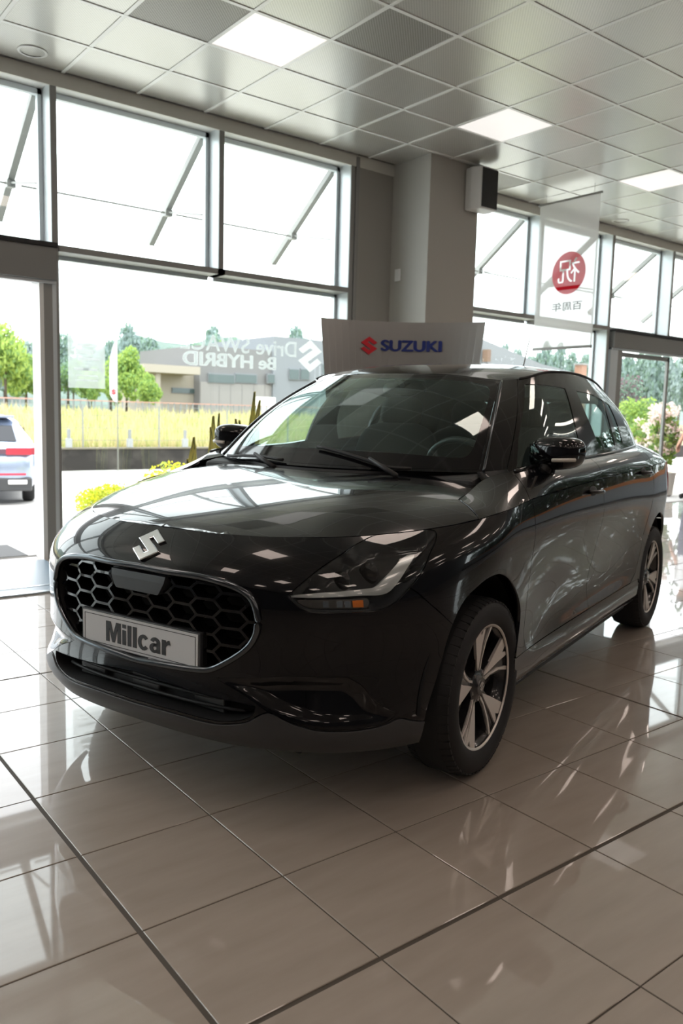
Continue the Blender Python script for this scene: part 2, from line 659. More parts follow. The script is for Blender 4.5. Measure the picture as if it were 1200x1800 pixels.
for k, x in enumerate(XM):
    if 6.0 < x < 6.7:
        continue
    z0 = 0.0
    if 10 < x < 13:
        z0 = 2.42
    if -.7 < x - .1 < 2.0:
        z0 = 2.45
    if k in (6, 9):
        z0 = TR1                       # lower panes are two bays wide
    MB().box(x - .048, x + .0, RYI, RYI + .012, z0, HEAD0 + .01).build('mullion_shaded_face', M_alu_dark, fac)  # inner face darker than the outdoor-lit sides; shade put into the material
    MB().box(x - .045, x - .003, RYI + .012, RYG + .05, z0, HEAD0 + .01).build('mullion', M_alu, fac)
edges = [RX0] + XM + [RX1]
wi = 1
for a, b in zip(edges[:-1], edges[1:]):
    mid = (a + b) / 2
    if 5.1 < mid < 6.3:
        continue                       # solid pier here
    xa, xb = a + .002, b - .05
    wf = MB()
    # outer window frame, upper light
    wf.box(xa, xb, RYG - .02, RYG + .03, TR1, TR1 + .035).box(xa, xb, RYG - .02, RYG + .03, HEAD0 - .04, HEAD0)
    wf.box(xa, xa + .03, RYG - .02, RYG + .03, TR1, HEAD0).box(xb - .03, xb, RYG - .02, RYG + .03, TR1, HEAD0)
    low = not skip_lower(a, b)
    if low:
        wf.box(xa, xb, RYG - .02, RYG + .03, 0.0, .06).box(xa, xb, RYG - .02, RYG + .03, TR0 - .03, TR0)
        la = xa - .06 if abs(a - XM[6]) < .01 or abs(a - XM[9]) < .01 else xa
        lb = xb + .06 if abs(b - XM[6]) < .01 or abs(b - XM[9]) < .01 else xb
        if la == xa:
            wf.box(xa, xa + .025, RYG - .02, RYG + .03, 0.0, TR0)
        if lb == xb:
            wf.box(xb - .025, xb, RYG - .02, RYG + .03, 0.0, TR0)
    wo_ = wf.build('window_%d' % wi, M_alu)
    tag(wo_, 'window bay of the glazed front with aluminium frame', 'window', kind='structure')
    wi += 1
    MB().box(xa + .02, xb - .02, RYG, RYG + .006, TR1 + .02, HEAD0 - .02).build('glass_pane', M_glass, wo_)
    if low:
        MB().box(xa + .02 if la == xa else a, xb - .02 if lb == xb else b, RYG, RYG + .006, 0.04, TR0 - .02).build('glass_pane', M_glass, wo_)
        MB().box(la, lb, RYI - .01, RYG, TR0, TR1).build('transom', M_alu_dark, wo_)

# pier behind the free standing column
p = MB().box(5.125, 6.45, RYI + .01, RYG + .2, 0, RZ + .06).build('wall_pier', mat('pier_plaster', (.36, .345, .32), rough=.7))
tag(p, 'recessed grey plaster pier between the glazed bays', 'wall', kind='structure')
MB().box(5.085, 5.125, RYI - .01, RYG, 0, HEAD0 + .07).build('corner_trim', M_alu_dark, p)
c = MB().box(5.575, 6.25, 5.905, RYI + .01, 0, RZ + .02).build('wall_column', mat('column_plaster', (.46, .445, .415), rough=.65), bevel=.004)
tag(c, 'square plaster column in front of the glazed wall', 'column', kind='structure')
MB().box(5.555, 5.574, 6.28, 6.36, 2.56, 2.68).build('switch_box', M_white, c, bevel=.006)

# wall loudspeaker on the column
sp = empty('loudspeaker', (6.20, 5.86, 3.46))
tag(sp, 'small white loudspeaker with dark grille high on the column', 'loudspeaker')
MB().prism([(-.155, .04), (-.17, -.06), (-.13, -.15), (.11, -.15), (.135, -.06), (.12, .04)], -.20, .20).build('cabinet', M_white, sp, bevel=.015)
MB().prism([(-.115, -.158), (.105, -.158), (.135, -.075), (.128, -.068), (.10, -.149), (-.115, -.149)], -.185, .185).build('speaker_grille', M_black, sp, bevel=.003)
MB().box(-.04, .04, .035, .05, -.05, .05).build('bracket', M_alu_dark, sp)


# automatic doors
def auto_door(n, xa, xb, z0, z1, lab, leaves, jambs):
    d = MB().box(xa, xb, RYI - .06, RYG + .02, z0, z1 - .035).build('door_%d' % n, mat('door_header_grey', (.22, .22, .215), rough=.4, metal=.2), bevel=.004)
    tag(d, lab, 'door', kind='structure')
    MB().box(xa, xb, RYI - .075, RYI + .1, z1 - .035, z1).build('header_cap', M_black, d)
    MB().box(xa, xb, RYI - .03, RYI + .05, z0 - .025, z0).build('guide_rail', M_alu, d)
    for j0, j1, m in jambs:
        MB().box(j0, j1, RYI - .012, RYG - .03, 0, z0).build('jamb', m, d)
    for l0, l1, yy in leaves:
        f = MB().box(l0, l0 + .05, yy, yy + .035, .02, z0 - .03).box(l1 - .05, l1, yy, yy + .035, .02, z0 - .03)
        f.box(l0, l1, yy, yy + .035, .02, .12).box(l0, l1, yy, yy + .035, z0 - .09, z0 - .03)
        lf = f.build('door_leaf', M_alu_dark, d)
        MB().box(l0 + .05, l1 - .05, yy + .015, yy + .021, .12, z0 - .09).build('glass_pane', M_glass, lf)
    return d


auto_door(1, -.70, 2.155, 2.17, 2.448, 'automatic entrance door with grey header on the left', [(-.69, .05, RYI + .09)],
          [(2.03, 2.062, M_white), (2.062, 2.128, M_alu_dark), (2.128, 2.160, M_alu)])
auto_door(2, 9.45, 13.7, 2.18, 2.42, 'automatic glass door under a grey header on the right', [(9.80, 11.06, RYI + .09), (12.9, 13.68, RYI + .09)],
          [(9.45, 9.62, M_alu), (9.62, 9.72, M_alu_dark)])

# tie rods and awning arms outside, one per upper bay
xk = XM[6]
xp = xk - .075


def atX(px, py, X):
    d = ray(px, py)
    return CAM + d * X / d[0]


arm_top = atX(364, 236, xp)
arm_end = atX(265, 428, xp)
arm_mid = atX(295, 375, xp)
arm_root = np.array([xp, RYG + .05, atY(368, 380, RYG + .05)[2]])
arm_top[1] = RYG + .06
M_arm = mat('arm_grey', (.30, .30, .29), rough=.5)
lbl = {5: 'slanted awning arm outside the bay above the left entrance', 6: 'slanted awning arm outside the middle upper window', 7: 'slanted awning arm outside the upper window left of the column', 9: 'slanted awning arm outside the upper window right of the column',
       10: 'slanted awning arm seen behind the hanging banner', 11: 'slanted awning arm above the right entrance', 12: 'slanted awning arm at the far right upper window'}
for k in range(3, 14):
    if k == 8 or k in (3, 4, 13):
        continue
    dx = XM[k] - xk
    r = empty('awning_arm', tuple(arm_top + np.array([dx, 0, 0])))
    tag(r, lbl[k], 'awning arm', 'awning arms outside the upper windows')
    e, m_, ro = arm_end - arm_top, arm_mid - arm_top, arm_root - arm_top
    MB().bar((0, 0, 0), e, .06, .055, (1, 0, 0)).build('arm', M_arm, r)
    MB().bar(m_ * 1.0 + np.array([0, 0, .01]), ro, .014, .014).build('stay_rod', M_arm, r)
    MB().box(m_[0] - .035, m_[0] + .035, m_[1] - .03, m_[1] + .03, m_[2] - .03, m_[2] + .03).build('clamp', M_alu_dark, r)
    MB().bar((0, m_[1], m_[2]), (-1.36, m_[1], m_[2]), .014, .014).build('tie_rod', M_arm, r)

# entrance mat and threshold
mt = MB().box(-.6, 2.02, 5.30, 6.40, 0.0005, .010).build('entrance_mat', mat('mat_blue_grey', (.16, .22, .27), rough=.35, spec=.6, bump=(300, .15)))
tag(mt, 'pale blue grey entrance mat on the floor inside the left door', 'mat')
MB().box(-.6, 2.02, 5.25, 5.30, .0005, .013).build('mat_strip', mat('steel_strip', (.55, .62, .66), rough=.25, metal=.8), mt)
MB().box(-.6, 2.02, 5.44, 5.47, .010, .0125).build('mat_strip', bpy.data.materials['steel_strip'], mt)  # inner strip: a bright reflected line on the mat, added as metal
# ================================================================== THE CAR
CAR_TH = math.radians(199.0457)
C_FW = np.array([math.cos(CAR_TH), math.sin(CAR_TH), 0])
C_LF = np.array([-C_FW[1], C_FW[0], 0])
CAR_O = np.array([2.0209, 1.8109, 0]) - C_LF * .81
CAMC = np.array([(CAM - CAR_O) @ C_FW, (CAM - CAR_O) @ C_LF, CAM[2]])


def ray_car(px, py):
    d = ray(px, py)
    return np.array([d @ C_FW, d @ C_LF, d[2]])


def car_at_y(px, py, y):
    d = ray_car(px, py)
    return CAMC + d * (y - CAMC[1]) / d[1]


class Spline:
    def __init__(self, t):
        t = np.asarray(t, float)
        self.t = t
        n = len(t)
        h = np.diff(t)
        A = np.zeros((n, n))
        B = np.zeros((n, n))
        A[0, 0] = A[-1, -1] = 1
        for i in range(1, n - 1):
            A[i, i - 1] = h[i - 1] / 6
            A[i, i] = (h[i - 1] + h[i]) / 3
            A[i, i + 1] = h[i] / 6
            B[i, i - 1] = 1 / h[i - 1]
            B[i, i] = -1 / h[i - 1] - 1 / h[i]
            B[i, i + 1] = 1 / h[i]
        self.K = np.linalg.solve(A, B)

    def w(self, x):
        t = self.t
        x = np.clip(np.asarray(x, float), t[0], t[-1])
        i = np.clip(np.searchsorted(t, x, side='right') - 1, 0, len(t) - 2)
        h = t[i + 1] - t[i]
        a = (t[i + 1] - x) / h
        b = (x - t[i]) / h
        n = len(t)
        W = np.zeros((len(x), n))
        D = np.zeros((len(x), n))
        r = np.arange(len(x))
        W[r, i] += a
        W[r, i + 1] += b
        D[r, i] -= 1 / h
        D[r, i + 1] += 1 / h
        W += ((a ** 3 - a) * h * h / 6)[:, None] * self.K[i] + ((b ** 3 - b) * h * h / 6)[:, None] * self.K[i + 1]
        D += ((-3 * a * a + 1) * h / 6)[:, None] * self.K[i] + ((3 * b * b - 1) * h / 6)[:, None] * self.K[i + 1]
        return W, D


def interp(xs, ys):
    """smooth 1D function through the points"""
    xs = np.array(xs, float)
    ys = np.array(ys, float)
    o = np.argsort(xs)
    s = Spline(xs[o])
    yy = ys[o]
    return lambda x: s.w(np.atleast_1d(np.asarray(x, float)))[0] @ yy


class Surf:
    """common: ev(uv) -> pos, normal; pixel and point look-ups"""

    def prep(self, u0, u1, v0, v1, nu, nv):
        self.ur, self.vr = (u0, u1), (v0, v1)
        U, V = np.meshgrid(np.linspace(u0, u1, nu), np.linspace(v0, v1, nv))
        self.guv = np.stack([U.ravel(), V.ravel()], 1)
        P, N = self.ev(self.guv)
        f = []
        for j in range(nv - 1):
            for i in range(nu - 1):
                a = j * nu + i
                f.append((a, a + 1, a + nu))
                f.append((a + 1, a + nu + 1, a + nu))
        self.gf = f
        self.gP = P
        self.bvh = BVHTree.FromPolygons([tuple(p) for p in P], f)

    def _uv(self, loc, fi):
        a, b, c = self.gf[fi]
        A, B, C = self.gP[a], self.gP[b], self.gP[c]
        M = np.stack([B - A, C - A], 1)
        w, *_ = np.linalg.lstsq(M, np.array(loc) - A, rcond=None)
        return self.guv[a] + w[0] * (self.guv[b] - self.guv[a]) + w[1] * (self.guv[c] - self.guv[a])

    def px(self, x, y):
        d = ray_car(x, y)
        hit = self.bvh.ray_cast(Vector(CAMC), Vector(d))
        if hit[0] is not None:
            return self._uv(hit[0], hit[2])
        # ray misses: point of the patch closest to the ray
        dn = d / np.linalg.norm(d)
        q = self.gP - CAMC
        dist = np.linalg.norm(q - (q @ dn)[:, None] * dn, axis=1)
        return self.guv[int(dist.argmin())].copy()

    def pt(self, p):
        h = self.bvh.find_nearest(Vector(p))
        return self._uv(h[0], h[2])

    def line(self, items):
        """items: (x, y) pixels, or (x, y, z) car points"""
        return [self.pt(i) if len(i) == 3 else self.px(*i) for i in items]


class Patch(Surf):
    def __init__(self, net, mir0=False, mir1=False, nu=220, nv=50, flip=False):
        net = np.array(net, float)
        self.ns0 = net.shape[1]
        pre = 3 if mir0 else 0
        if mir0:
            m = net[:, 1:4][:, ::-1] * np.array([1, -1, 1])
            net = np.concatenate([m, net], 1)
        if mir1:
            k = net.shape[1]
            m = net[:, k - 4:k - 1][:, ::-1] * np.array([1, -1, 1])
            net = np.concatenate([net, m], 1)
        self.net = net
        ds = np.linalg.norm(np.diff(net, axis=1), axis=2).mean(0)
        dt = np.linalg.norm(np.diff(net, axis=0), axis=2).mean(1)
        s = np.concatenate([[0], np.cumsum(ds)])
        s = s - s[pre]
        t = np.concatenate([[0], np.cumsum(dt)])
        self.S, self.T = Spline(s), Spline(t)
        self.flip = flip
        self.s_st = s[pre:pre + self.ns0]
        self.t_st = t
        self.prep(0, self.s_st[-1], 0, t[-1], nu, nv)

    def ev(self, uv):
        W, D = self.S.w(uv[:, 0])
        V, E = self.T.w(uv[:, 1])
        P = np.einsum('nt,tsk,ns->nk', V, self.net, W, optimize=True)
        Pu = np.einsum('nt,tsk,ns->nk', V, self.net, D, optimize=True)
        Pv = np.einsum('nt,tsk,ns->nk', E, self.net, W, optimize=True)
        N = np.cross(Pu, Pv)
        N /= np.linalg.norm(N, axis=1)[:, None] + 1e-12
        return P, (-N if self.flip else N)


class Field(Surf):
    """height field z(x, y); uv = (x, y)"""

    def __init__(self, fn, x0, x1, y0, y1, nu=120, nv=90):
        self.fn = fn
        self.prep(x0, x1, y0, y1, nu, nv)

    def ev(self, uv):
        x, y = uv[:, 0], uv[:, 1]
        z = self.fn(x, y)
        e = 2e-3
        zx = (self.fn(x + e, y) - self.fn(x - e, y)) / (2 * e)
        zy = (self.fn(x, y + e) - self.fn(x, y - e)) / (2 * e)
        N = np.stack([-zx, -zy, np.ones_like(zx)], 1)
        N /= np.linalg.norm(N, axis=1)[:, None]
        return np.stack([x, y, z], 1), N


# ---- body side + front + rear as a stack of waterlines, station by station from the front centre to the rear centre
#        front centre           front corner                         axle           doors                      rear axle        rear corner     rear centre
Y_ST = [0, .20, .38, .52, .635, .73, .795, .835, .85]
ROWS = []   # each: z per station, x/y per station


def row(front_x, front_y, side, rear, zf, zs, zr):
    pts = [(x, y, z) for x, y, z in zip(front_x, front_y, zf)]
    pts += [(x, y, z) for (x, y), z in zip(side, zs)]
    pts += [(x, y, z) for (x, y), z in zip(rear, zr)]
    return pts


SX = [-.12, -.32, -.55, -.9, -1.3, -1.7, -2.05, -2.3, -2.55, -2.75]


def side_y(row_i):
    # y at the stations of SX: flare at the axles, waist along the doors
    door = [.780, .832, .838, .822, .820, .834, .852, .866, .850][row_i]
    flare = [.800, .846, .858, .862, .864, .864, .864, .867, .846][row_i]
    wgt = [1.0, .62, .18, 0, 0, .12, .6, .95, 1.0, .85]
    ys = [door + (flare - door) * w_ for w_ in wgt]
    # taper towards the tail
    ys[-1] -= .035
    ys[-2] -= .008
    return ys


FXT = [  # x of the stations y0..: rows r0..r8
    [.765, .760, .730, .672, .592, .475, .345, .21, .05],
    [.800, .795, .766, .712, .632, .510, .375, .23, .06],
    [.803, .798, .772, .718, .638, .518, .382, .23, .06],
    [.788, .785, .762, .708, .626, .508, .370, .22, .05],
    [.786, .784, .760, .704, .620, .500, .358, .21, .04],
    [.786, .784, .758, .705, .626, .510, .362, .20, .03],
    [.778, .775, .745, .690, .610, .495, .345, .18, .02],
    [.735, .730, .697, .632, .540, .420, .290, .14, .00],
    [.680, .668, .615, .525, .410, .285, .165, .06, -.03]]
FYT = [
    [0, .20, .38, .515, .625, .715, .775, .805, .815],
    [0, .20, .38, .52, .635, .73, .795, .835, .848],
    [0, .20, .38, .52, .635, .73, .797, .838, .856],
    [0, .20, .38, .52, .635, .73, .798, .840, .860],
    [0, .20, .38, .52, .635, .73, .798, .841, .862],
    [0, .20, .38, .52, .635, .73, .797, .841, .862],
    [0, .20, .38, .52, .635, .73, .796, .841, .863],
    [0, .20, .38, .52, .632, .726, .792, .838, .862],
    [0, .20, .38, .52, .622, .712, .772, .812, .833]]
FZ = [.232, .285, .345, .425, .525, .625, .715, .785, .843]
SZ = [.195, .250, .320, .405, .505, .605, .705, .805, .925]
RZT = [.24, .29, .36, .45, .55, .65, .75, .86, .98]
ZMIX = [0, 0, .03, .08, .18, .34, .5, .66, .8]
REAR = [  # x offset at rear stations
    [(-2.90, .75), (-2.985, .60), (-3.03, .35), (-3.045, 0)]] * 9
for i in range(9):
    zf = [FZ[i] + (SZ[i] - FZ[i]) * m_ * (1 if i < 8 else .55) for m_ in ZMIX]
    if i == 8:
        zf = [.843, .843, .843, .845, .850, .860, .871, .883, .894]
    sy = side_y(i)
    sz = [SZ[i]] * len(SX)
    if i == 8:
        sz = [.903, .922, .932, .944, .953, .960, .966, .972, .977, .980]
    rr = [(x + (0.05 if i < 1 else 0) + (.03 if i == 8 else 0), y * (.98 if i < 8 else .95)) for x, y in REAR[i]]
    ROWS.append(row(FXT[i], FYT[i], list(zip(SX, sy)), rr, zf, sz, [RZT[i]] * 4))
BODY = Patch(ROWS, mir0=True, mir1=True, nu=300, nv=60)

# ---- bonnet: height field whose rim is the top waterline of the body
rim_x = [.680, .668, .615, .525, .410, .285, .165, .06, -.03, -.12, -.32, -.55]
rim_y = [0.0, .20, .38, .52, .622, .712, .772, .812, .833, .840, .850, .850]
_yE = interp([-.7, -.55, -.32, -.12, -.03, .06, .165, .285, .41, .472, .525], [.85, .85, .85, .84, .833, .812, .772, .712, .622, .571, .52])
_zE = interp([-.7, -.32, -.12, -.03, .06, .165, .285, .41, .525, .615, .68], [.94, .922, .903, .894, .883, .871, .860, .850, .845, .843, .843])
_zC = interp([-.7, -.45, -.3, -.15, 0, .2, .4, .55, .63, .68, .72], [1.03, 1.012, 1.002, .993, .978, .952, .920, .888, .864, .843, .82])


def hood_z(x, y):
    y = np.abs(y)
    # half width of the rim in plan: smooth everywhere, parabola like at the nose
    yw = np.where(x < .525, _yE(np.minimum(x, .525)), 0)
    t = np.clip((.6805 - x) / (.6805 - .525), 1e-4, 1)
    yw = np.where(x >= .525, .52 * np.sqrt(t * (1.28 - .28 * t)), yw)
    q = np.clip(y / np.maximum(yw, 1e-3), 0, 1.15)
    k = np.clip((.6805 - x) / .5, 0, 1)
    p = 2.0 + 1.6 * k * k * (3 - 2 * k)
    return _zE(x) + (_zC(x) - _zE(x)) * (1 - q ** p)


HOOD = Field(hood_z, -.6, .68, 0.0, .86, 140, 100)

# shoulder between waist crease and belt
sh0 = [np.array(ROWS[8][i]) for i in range(7, len(ROWS[8]))]


def hz(x, y):
    return float(hood_z(np.array([x]), np.array([y]))[0])



BELT = [(-.02, .700, hz(-.02, .700)), (-.12, .690, hz(-.12, .690) + .004), (-.23, .690, .985), (-.37, .752, 1.018), (-.55, .772, 1.035), (-.9, .775, 1.042), (-1.3, .776, 1.048), (-1.7, .770, 1.058), (-2.05, .755, 1.070), (-2.3, .733, 1.080), (-2.52, .690, 1.085), (-2.67, .62, 1.085), (-2.78, .52, 1.085), (-2.85, .40, 1.085), (-2.89, .22, 1.085), (-2.90, 0, 1.085)]
UP = []
for k, a in enumerate((0, .3, .65, 1)):
    r_ = []
    for p, q in zip(sh0, BELT):
        q = np.array(q)
        c_ = p + (q - p) * a
        b_ = (.016 if len(r_) > 3 else .008) * 4 * a * (1 - a)
        r_.append(c_ + np.array([0, b_ if abs(p[1]) > .5 else 0, b_ * .6]))
    UP.append(r_)
UPPER = Patch(UP, mir1=True, nu=160, nv=16)


# ---- glasshouse: base line to roof rail
GB = [(-.13, 0, 1.000), (-.16, .25, 1.002), (-.23, .46, 1.004), (-.335, .645, 1.008), (-.43, .735, 1.022), (-.75, .768, 1.040), (-1.2, .775, 1.046), (-1.7, .768, 1.058), (-2.12, .747, 1.073), (-2.45, .700, 1.082), (-2.65, .60, 1.085), (-2.79, .45, 1.085), (-2.85, .23, 1.085), (-2.87, 0, 1.085)]
GT = [(-.745, 0, 1.402), (-.76, .20, 1.399), (-.80, .36, 1.391), (-.862, .487, 1.377), (-.955, .548, 1.392), (-1.13, .572, 1.425), (-1.45, .586, 1.445), (-1.8, .578, 1.438), (-2.10, .556, 1.408), (-2.38, .515, 1.360), (-2.53, .44, 1.345), (-2.61, .33, 1.348), (-2.66, .17, 1.352), (-2.67, 0, 1.355)]
GN = []
for a in (0, .33, .67, 1):
    r_ = []
    for k, (p, q) in enumerate(zip(GB, GT)):
        p, q = np.array(p, float), np.array(q, float)
        c_ = p + (q - p) * a
        b_ = 4 * a * (1 - a)
        out = np.array([0, 0, 0.0])
        if k <= 3:
            out = np.array([.018, .012 * (k / 3), .022])
        elif k >= 10:
            out = np.array([-.02, 0, .015])
        else:
            out = np.array([0.0, .022, .01])
        r_.append(c_ + out * b_)
    GN.append(r_)
GREEN = Patch(GN, mir0=True, mir1=True, nu=260, nv=40)

# ---- roof
_ry = interp([-.60, -.745, -.80, -.862, -.955, -1.13, -1.45, -1.8, -2.10, -2.38, -2.53, -2.75], [.35, .42, .45, .487, .548, .572, .586, .578, .556, .515, .47, .44])
_re = interp([-.6, -.745, -.862, -.955, -1.13, -1.45, -1.8, -2.12, -2.42, -2.58, -2.75], [1.33, 1.365, 1.377, 1.392, 1.425, 1.445, 1.440, 1.410, 1.355, 1.34, 1.32])
_rc = interp([-.6, -.745, -.85, -1.0, -1.2, -1.45, -1.8, -2.12, -2.42, -2.58, -2.75], [1.35, 1.402, 1.427, 1.453, 1.475, 1.488, 1.486, 1.465, 1.42, 1.385, 1.345])


def roof_z(x, y):
    q = np.clip(np.abs(y) / _ry(x), 0, 1.3)
    return _re(x) + (_rc(x) - _re(x)) * (1 - q ** 2.6)


ROOF = Field(roof_z, -2.74, -.70, 0.0, .60, 140, 60)


# ---- cutting panels out of a surface
def inside(poly, pts):
    poly = np.asarray(poly)
    x, y = pts[:, 0], pts[:, 1]
    res = np.zeros(len(pts), bool)
    n = len(poly)
    for i in range(n):
        x1, y1 = poly[i]
        x2, y2 = poly[(i + 1) % n]
        c = (y1 > y) != (y2 > y)
        if c.any():
            xi = (x2 - x1) * (y - y1) / (y2 - y1 + 1e-15) + x1
            res ^= c & (x < xi)
    return res


def smooth_poly(pts, closed=True, step=.02, corner=None):
    """Catmull-Rom through the points; indices in corner stay sharp"""
    pts = [np.array(p, float) for p in pts]
    n = len(pts)
    corner = set() if corner is None else {c % n for c in corner}
    out = []
    rngi = range(n if closed else n - 1)
    for i in rngi:
        p1, p2 = pts[i], pts[(i + 1) % n]
        p0 = pts[i - 1] if (closed or i > 0) else p1
        p3 = pts[(i + 2) % n] if (closed or i + 2 < n) else p2
        if i in corner:
            p0 = p1 - (p2 - p1)
        if (i + 1) % n in corner:
            p3 = p2 + (p2 - p1)
        k = max(1, int(np.linalg.norm(p2 - p1) / step))
        for j in range(k):
            t = j / k
            m1, m2 = (p2 - p0) * .5, (p3 - p1) * .5
            d = np.linalg.norm(p2 - p1)
            for m_ in (m1, m2):
                ln = np.linalg.norm(m_)
                if ln > d:
                    m_ *= d / ln
            h00, h10, h01, h11 = 2 * t ** 3 - 3 * t * t + 1, t ** 3 - 2 * t * t + t, -2 * t ** 3 + 3 * t * t, t ** 3 - t * t
            out.append(h00 * p1 + h10 * m1 + h01 * p2 + h11 * m2)
    if not closed:
        out.append(pts[-1])
    return out


class Cut:
    """one triangulation of a surface along many outlines; every region becomes a panel mesh"""

    def __init__(self, surf, step):
        self.s = surf
        self.step = step
        self.V = []
        self.E = []
        self.polys = {}

    def add(self, name, uv):
        uv = [np.array([min(max(p[0], self.s.ur[0]), self.s.ur[1]), min(max(p[1], self.s.vr[0]), self.s.vr[1])]) for p in uv]
        o = len(self.V)
        self.V += uv
        n = len(uv)
        self.E += [(o + i, o + (i + 1) % n) for i in range(n)]
        self.polys[name] = np.array(uv)

    def run(self):
        (u0, u1), (v0, v1) = self.s.ur, self.s.vr
        nu, nv = int((u1 - u0) / self.step) + 1, max(3, int((v1 - v0) / self.step) + 1)
        g = []
        us, vs = np.linspace(u0, u1, nu), np.linspace(v0, v1, nv)
        B = np.array(self.V) if self.V else np.zeros((0, 2))
        # boundary of the domain
        for a in us:
            g += [(a, v0), (a, v1)]
        for b in vs[1:-1]:
            g += [(u0, b), (u1, b)]
        nb = len(g)
        for j, b in enumerate(vs[1:-1]):
            for i, a in enumerate(us[1:-1]):
                g.append((a, b))
        g = np.array(g)
        if len(B):
            keep = np.ones(len(g), bool)
            for k in range(0, len(g), 2000):
                d = np.linalg.norm(g[k:k + 2000, None] - B[None], axis=2).min(1)
                keep[k:k + 2000] = d > self.step * .42
            keep[:nb] = True
            g = g[keep]
        allv = [Vector(p) for p in self.V] + [Vector(p) for p in g]
        r = delaunay_2d_cdt(allv, self.E, [], 0, 1e-6)
        self.uv = np.array([tuple(p) for p in r[0]])
        T = np.array([f for f in r[2] if len(f) == 3])
        a, b, c = self.uv[T[:, 0]], self.uv[T[:, 1]], self.uv[T[:, 2]]
        area = ((b - a)[:, 0] * (c - a)[:, 1] - (b - a)[:, 1] * (c - a)[:, 0])
        T = T[np.abs(area) > 1e-9]
        self.T = T
        self.cen = self.uv[T].mean(1)
        self.P, self.N = self.s.ev(self.uv)
        self.free = np.ones(len(T), bool)

    def take(self, name=None, mask=None):
        m = self.free.copy()
        if name:
            m &= inside(self.polys[name], self.cen)
        if mask is not None:
            m &= mask
        self.free &= ~m
        return self.T[m]


def region_arrays(cut, T, gap=.002, skirt=.014, disp=None, push=0.0):
    """vertex/normal/face arrays of one panel: surface + turned-in edge"""
    ids = np.unique(T)
    mp = -np.ones(len(cut.uv), int)
    mp[ids] = np.arange(len(ids))
    F = mp[T]
    P, N, UV = cut.P[ids].copy(), cut.N[ids].copy(), cut.uv[ids]
    # orientation
    fn = np.cross(P[F[:, 1]] - P[F[:, 0]], P[F[:, 2]] - P[F[:, 0]])
    bad = (fn * N[F[:, 0]]).sum(1) < 0
    F[bad] = F[bad][:, ::-1]
    ed = {}
    for t in F:
        for a, b in ((t[0], t[1]), (t[1], t[2]), (t[2], t[0])):
            if (b, a) in ed:
                del ed[(b, a)]
            else:
                ed[(a, b)] = 1
    bnd = [e for e in ed if not (abs(P[e[0]][1]) < 1e-4 and abs(P[e[1]][1]) < 1e-4)]
    nb = np.zeros((len(P), 3))
    for a, b in bnd:
        t = P[b] - P[a]
        for k in (a, b):
            inn = np.cross(N[k], t)
            nb[k] += inn / (np.linalg.norm(inn) + 1e-12)
    l = np.linalg.norm(nb, axis=1)
    k = l > 1e-6
    nb[k] /= l[k][:, None]
    nb[np.abs(P[:, 1]) < 1e-4, 1] = 0
    P += nb * gap
    if disp is not None:
        P, N = disp(P, N, UV, F)
    if push:
        P = P + N * push
    SV, SN, SF = [], [], []
    if skirt:
        base = len(P)
        vm = {}
        for a, b in bnd:
            for q in (a, b):
                if q not in vm:
                    vm[q] = base + len(SV)
                    # rounded return: top ring tilted outwards, bottom ring inside
                    SV.append(P[q])
                    SN.append(N[q] * .5 - nb[q] * .8)
                    SV.append(P[q] - N[q] * skirt)
                    SN.append(-nb[q])
            SF.append((vm[a] + 0, vm[a] + 1, vm[b] + 1, vm[b] + 0))
    return P, N, F, SV, SN, SF


def smooth_disp_normals(P, F, N0):
    n = np.zeros_like(P)
    fn = np.cross(P[F[:, 1]] - P[F[:, 0]], P[F[:, 2]] - P[F[:, 0]])
    for k in range(3):
        np.add.at(n, F[:, k], fn)
    l = np.linalg.norm(n, axis=1)[:, None]
    return n / (l + 1e-12)


def panel(name, parts, mats, parent, mirror=False, both=False):
    """parts: list of region arrays.  mirror: y -> -y copy only.  both: left and right halves in one mesh"""
    V, NN, F = [], [], []

    def push(P, N, Fs, sgn):
        o = len(V)
        for p, n in zip(P, N):
            V.append((p[0], p[1] * sgn, p[2]))
            n = np.array([n[0], n[1] * sgn, n[2]])
            NN.append(tuple(n / (np.linalg.norm(n) + 1e-12)))
        for f in Fs:
            f = [int(i) + o for i in f]
            F.append(f if sgn > 0 else f[::-1])
    for P, N, T, SV, SN, SF in parts:
        PP = list(P) + list(SV)
        N2 = list(N) + list(SN)
        FF = [tuple(t) for t in T] + list(SF)
        if both or not mirror:
            push(PP, N2, FF, 1)
        if both or mirror:
            push(PP, N2, FF, -1)
    me = bpy.data.meshes.new(name)
    me.from_pydata(V, [], F)
    me.materials.append(mats)
    me.polygons.foreach_set('use_smooth', [True] * len(me.polygons))
    me.normals_split_custom_set_from_vertices(NN)
    me.update()
    o = bpy.data.objects.new(name, me)
    COL.objects.link(o)
    o.parent = parent
    return o
# ------------------------------------------------------------------ car materials
M_paint = mat('black_paint', (0.0018, 0.0022, 0.0035), rough=0.2, coat=1.0, spec=0.1, coat_rough=0.008)
M_paint.node_tree.nodes['Principled BSDF'].inputs['Coat IOR'].default_value = 1.42
M_gloss_black = mat('piano_black', (0.004, 0.004, 0.005), rough=0.06, spec=0.5)
M_satin = mat('satin_dark_plastic', (0.035, 0.037, 0.040), rough=0.38)
M_matte = mat('matte_black_plastic', (0.008, 0.008, 0.009), rough=0.6)
M_rubber = mat('tyre_rubber', (0.007, 0.007, 0.008), rough=0.65, bump=(60, .08))
M_alloy = mat('machined_alloy', (0.78, 0.73, 0.68), rough=0.32, metal=0.55)
M_rim_dark = mat('rim_dark_paint', (0.014, 0.014, 0.015), rough=0.25, coat=.6)
M_steel = mat('brake_steel', (0.35, 0.34, 0.33), rough=0.35, metal=1.0)
M_chrome = mat('chrome', (0.82, 0.83, 0.85), rough=0.08, metal=1.0)
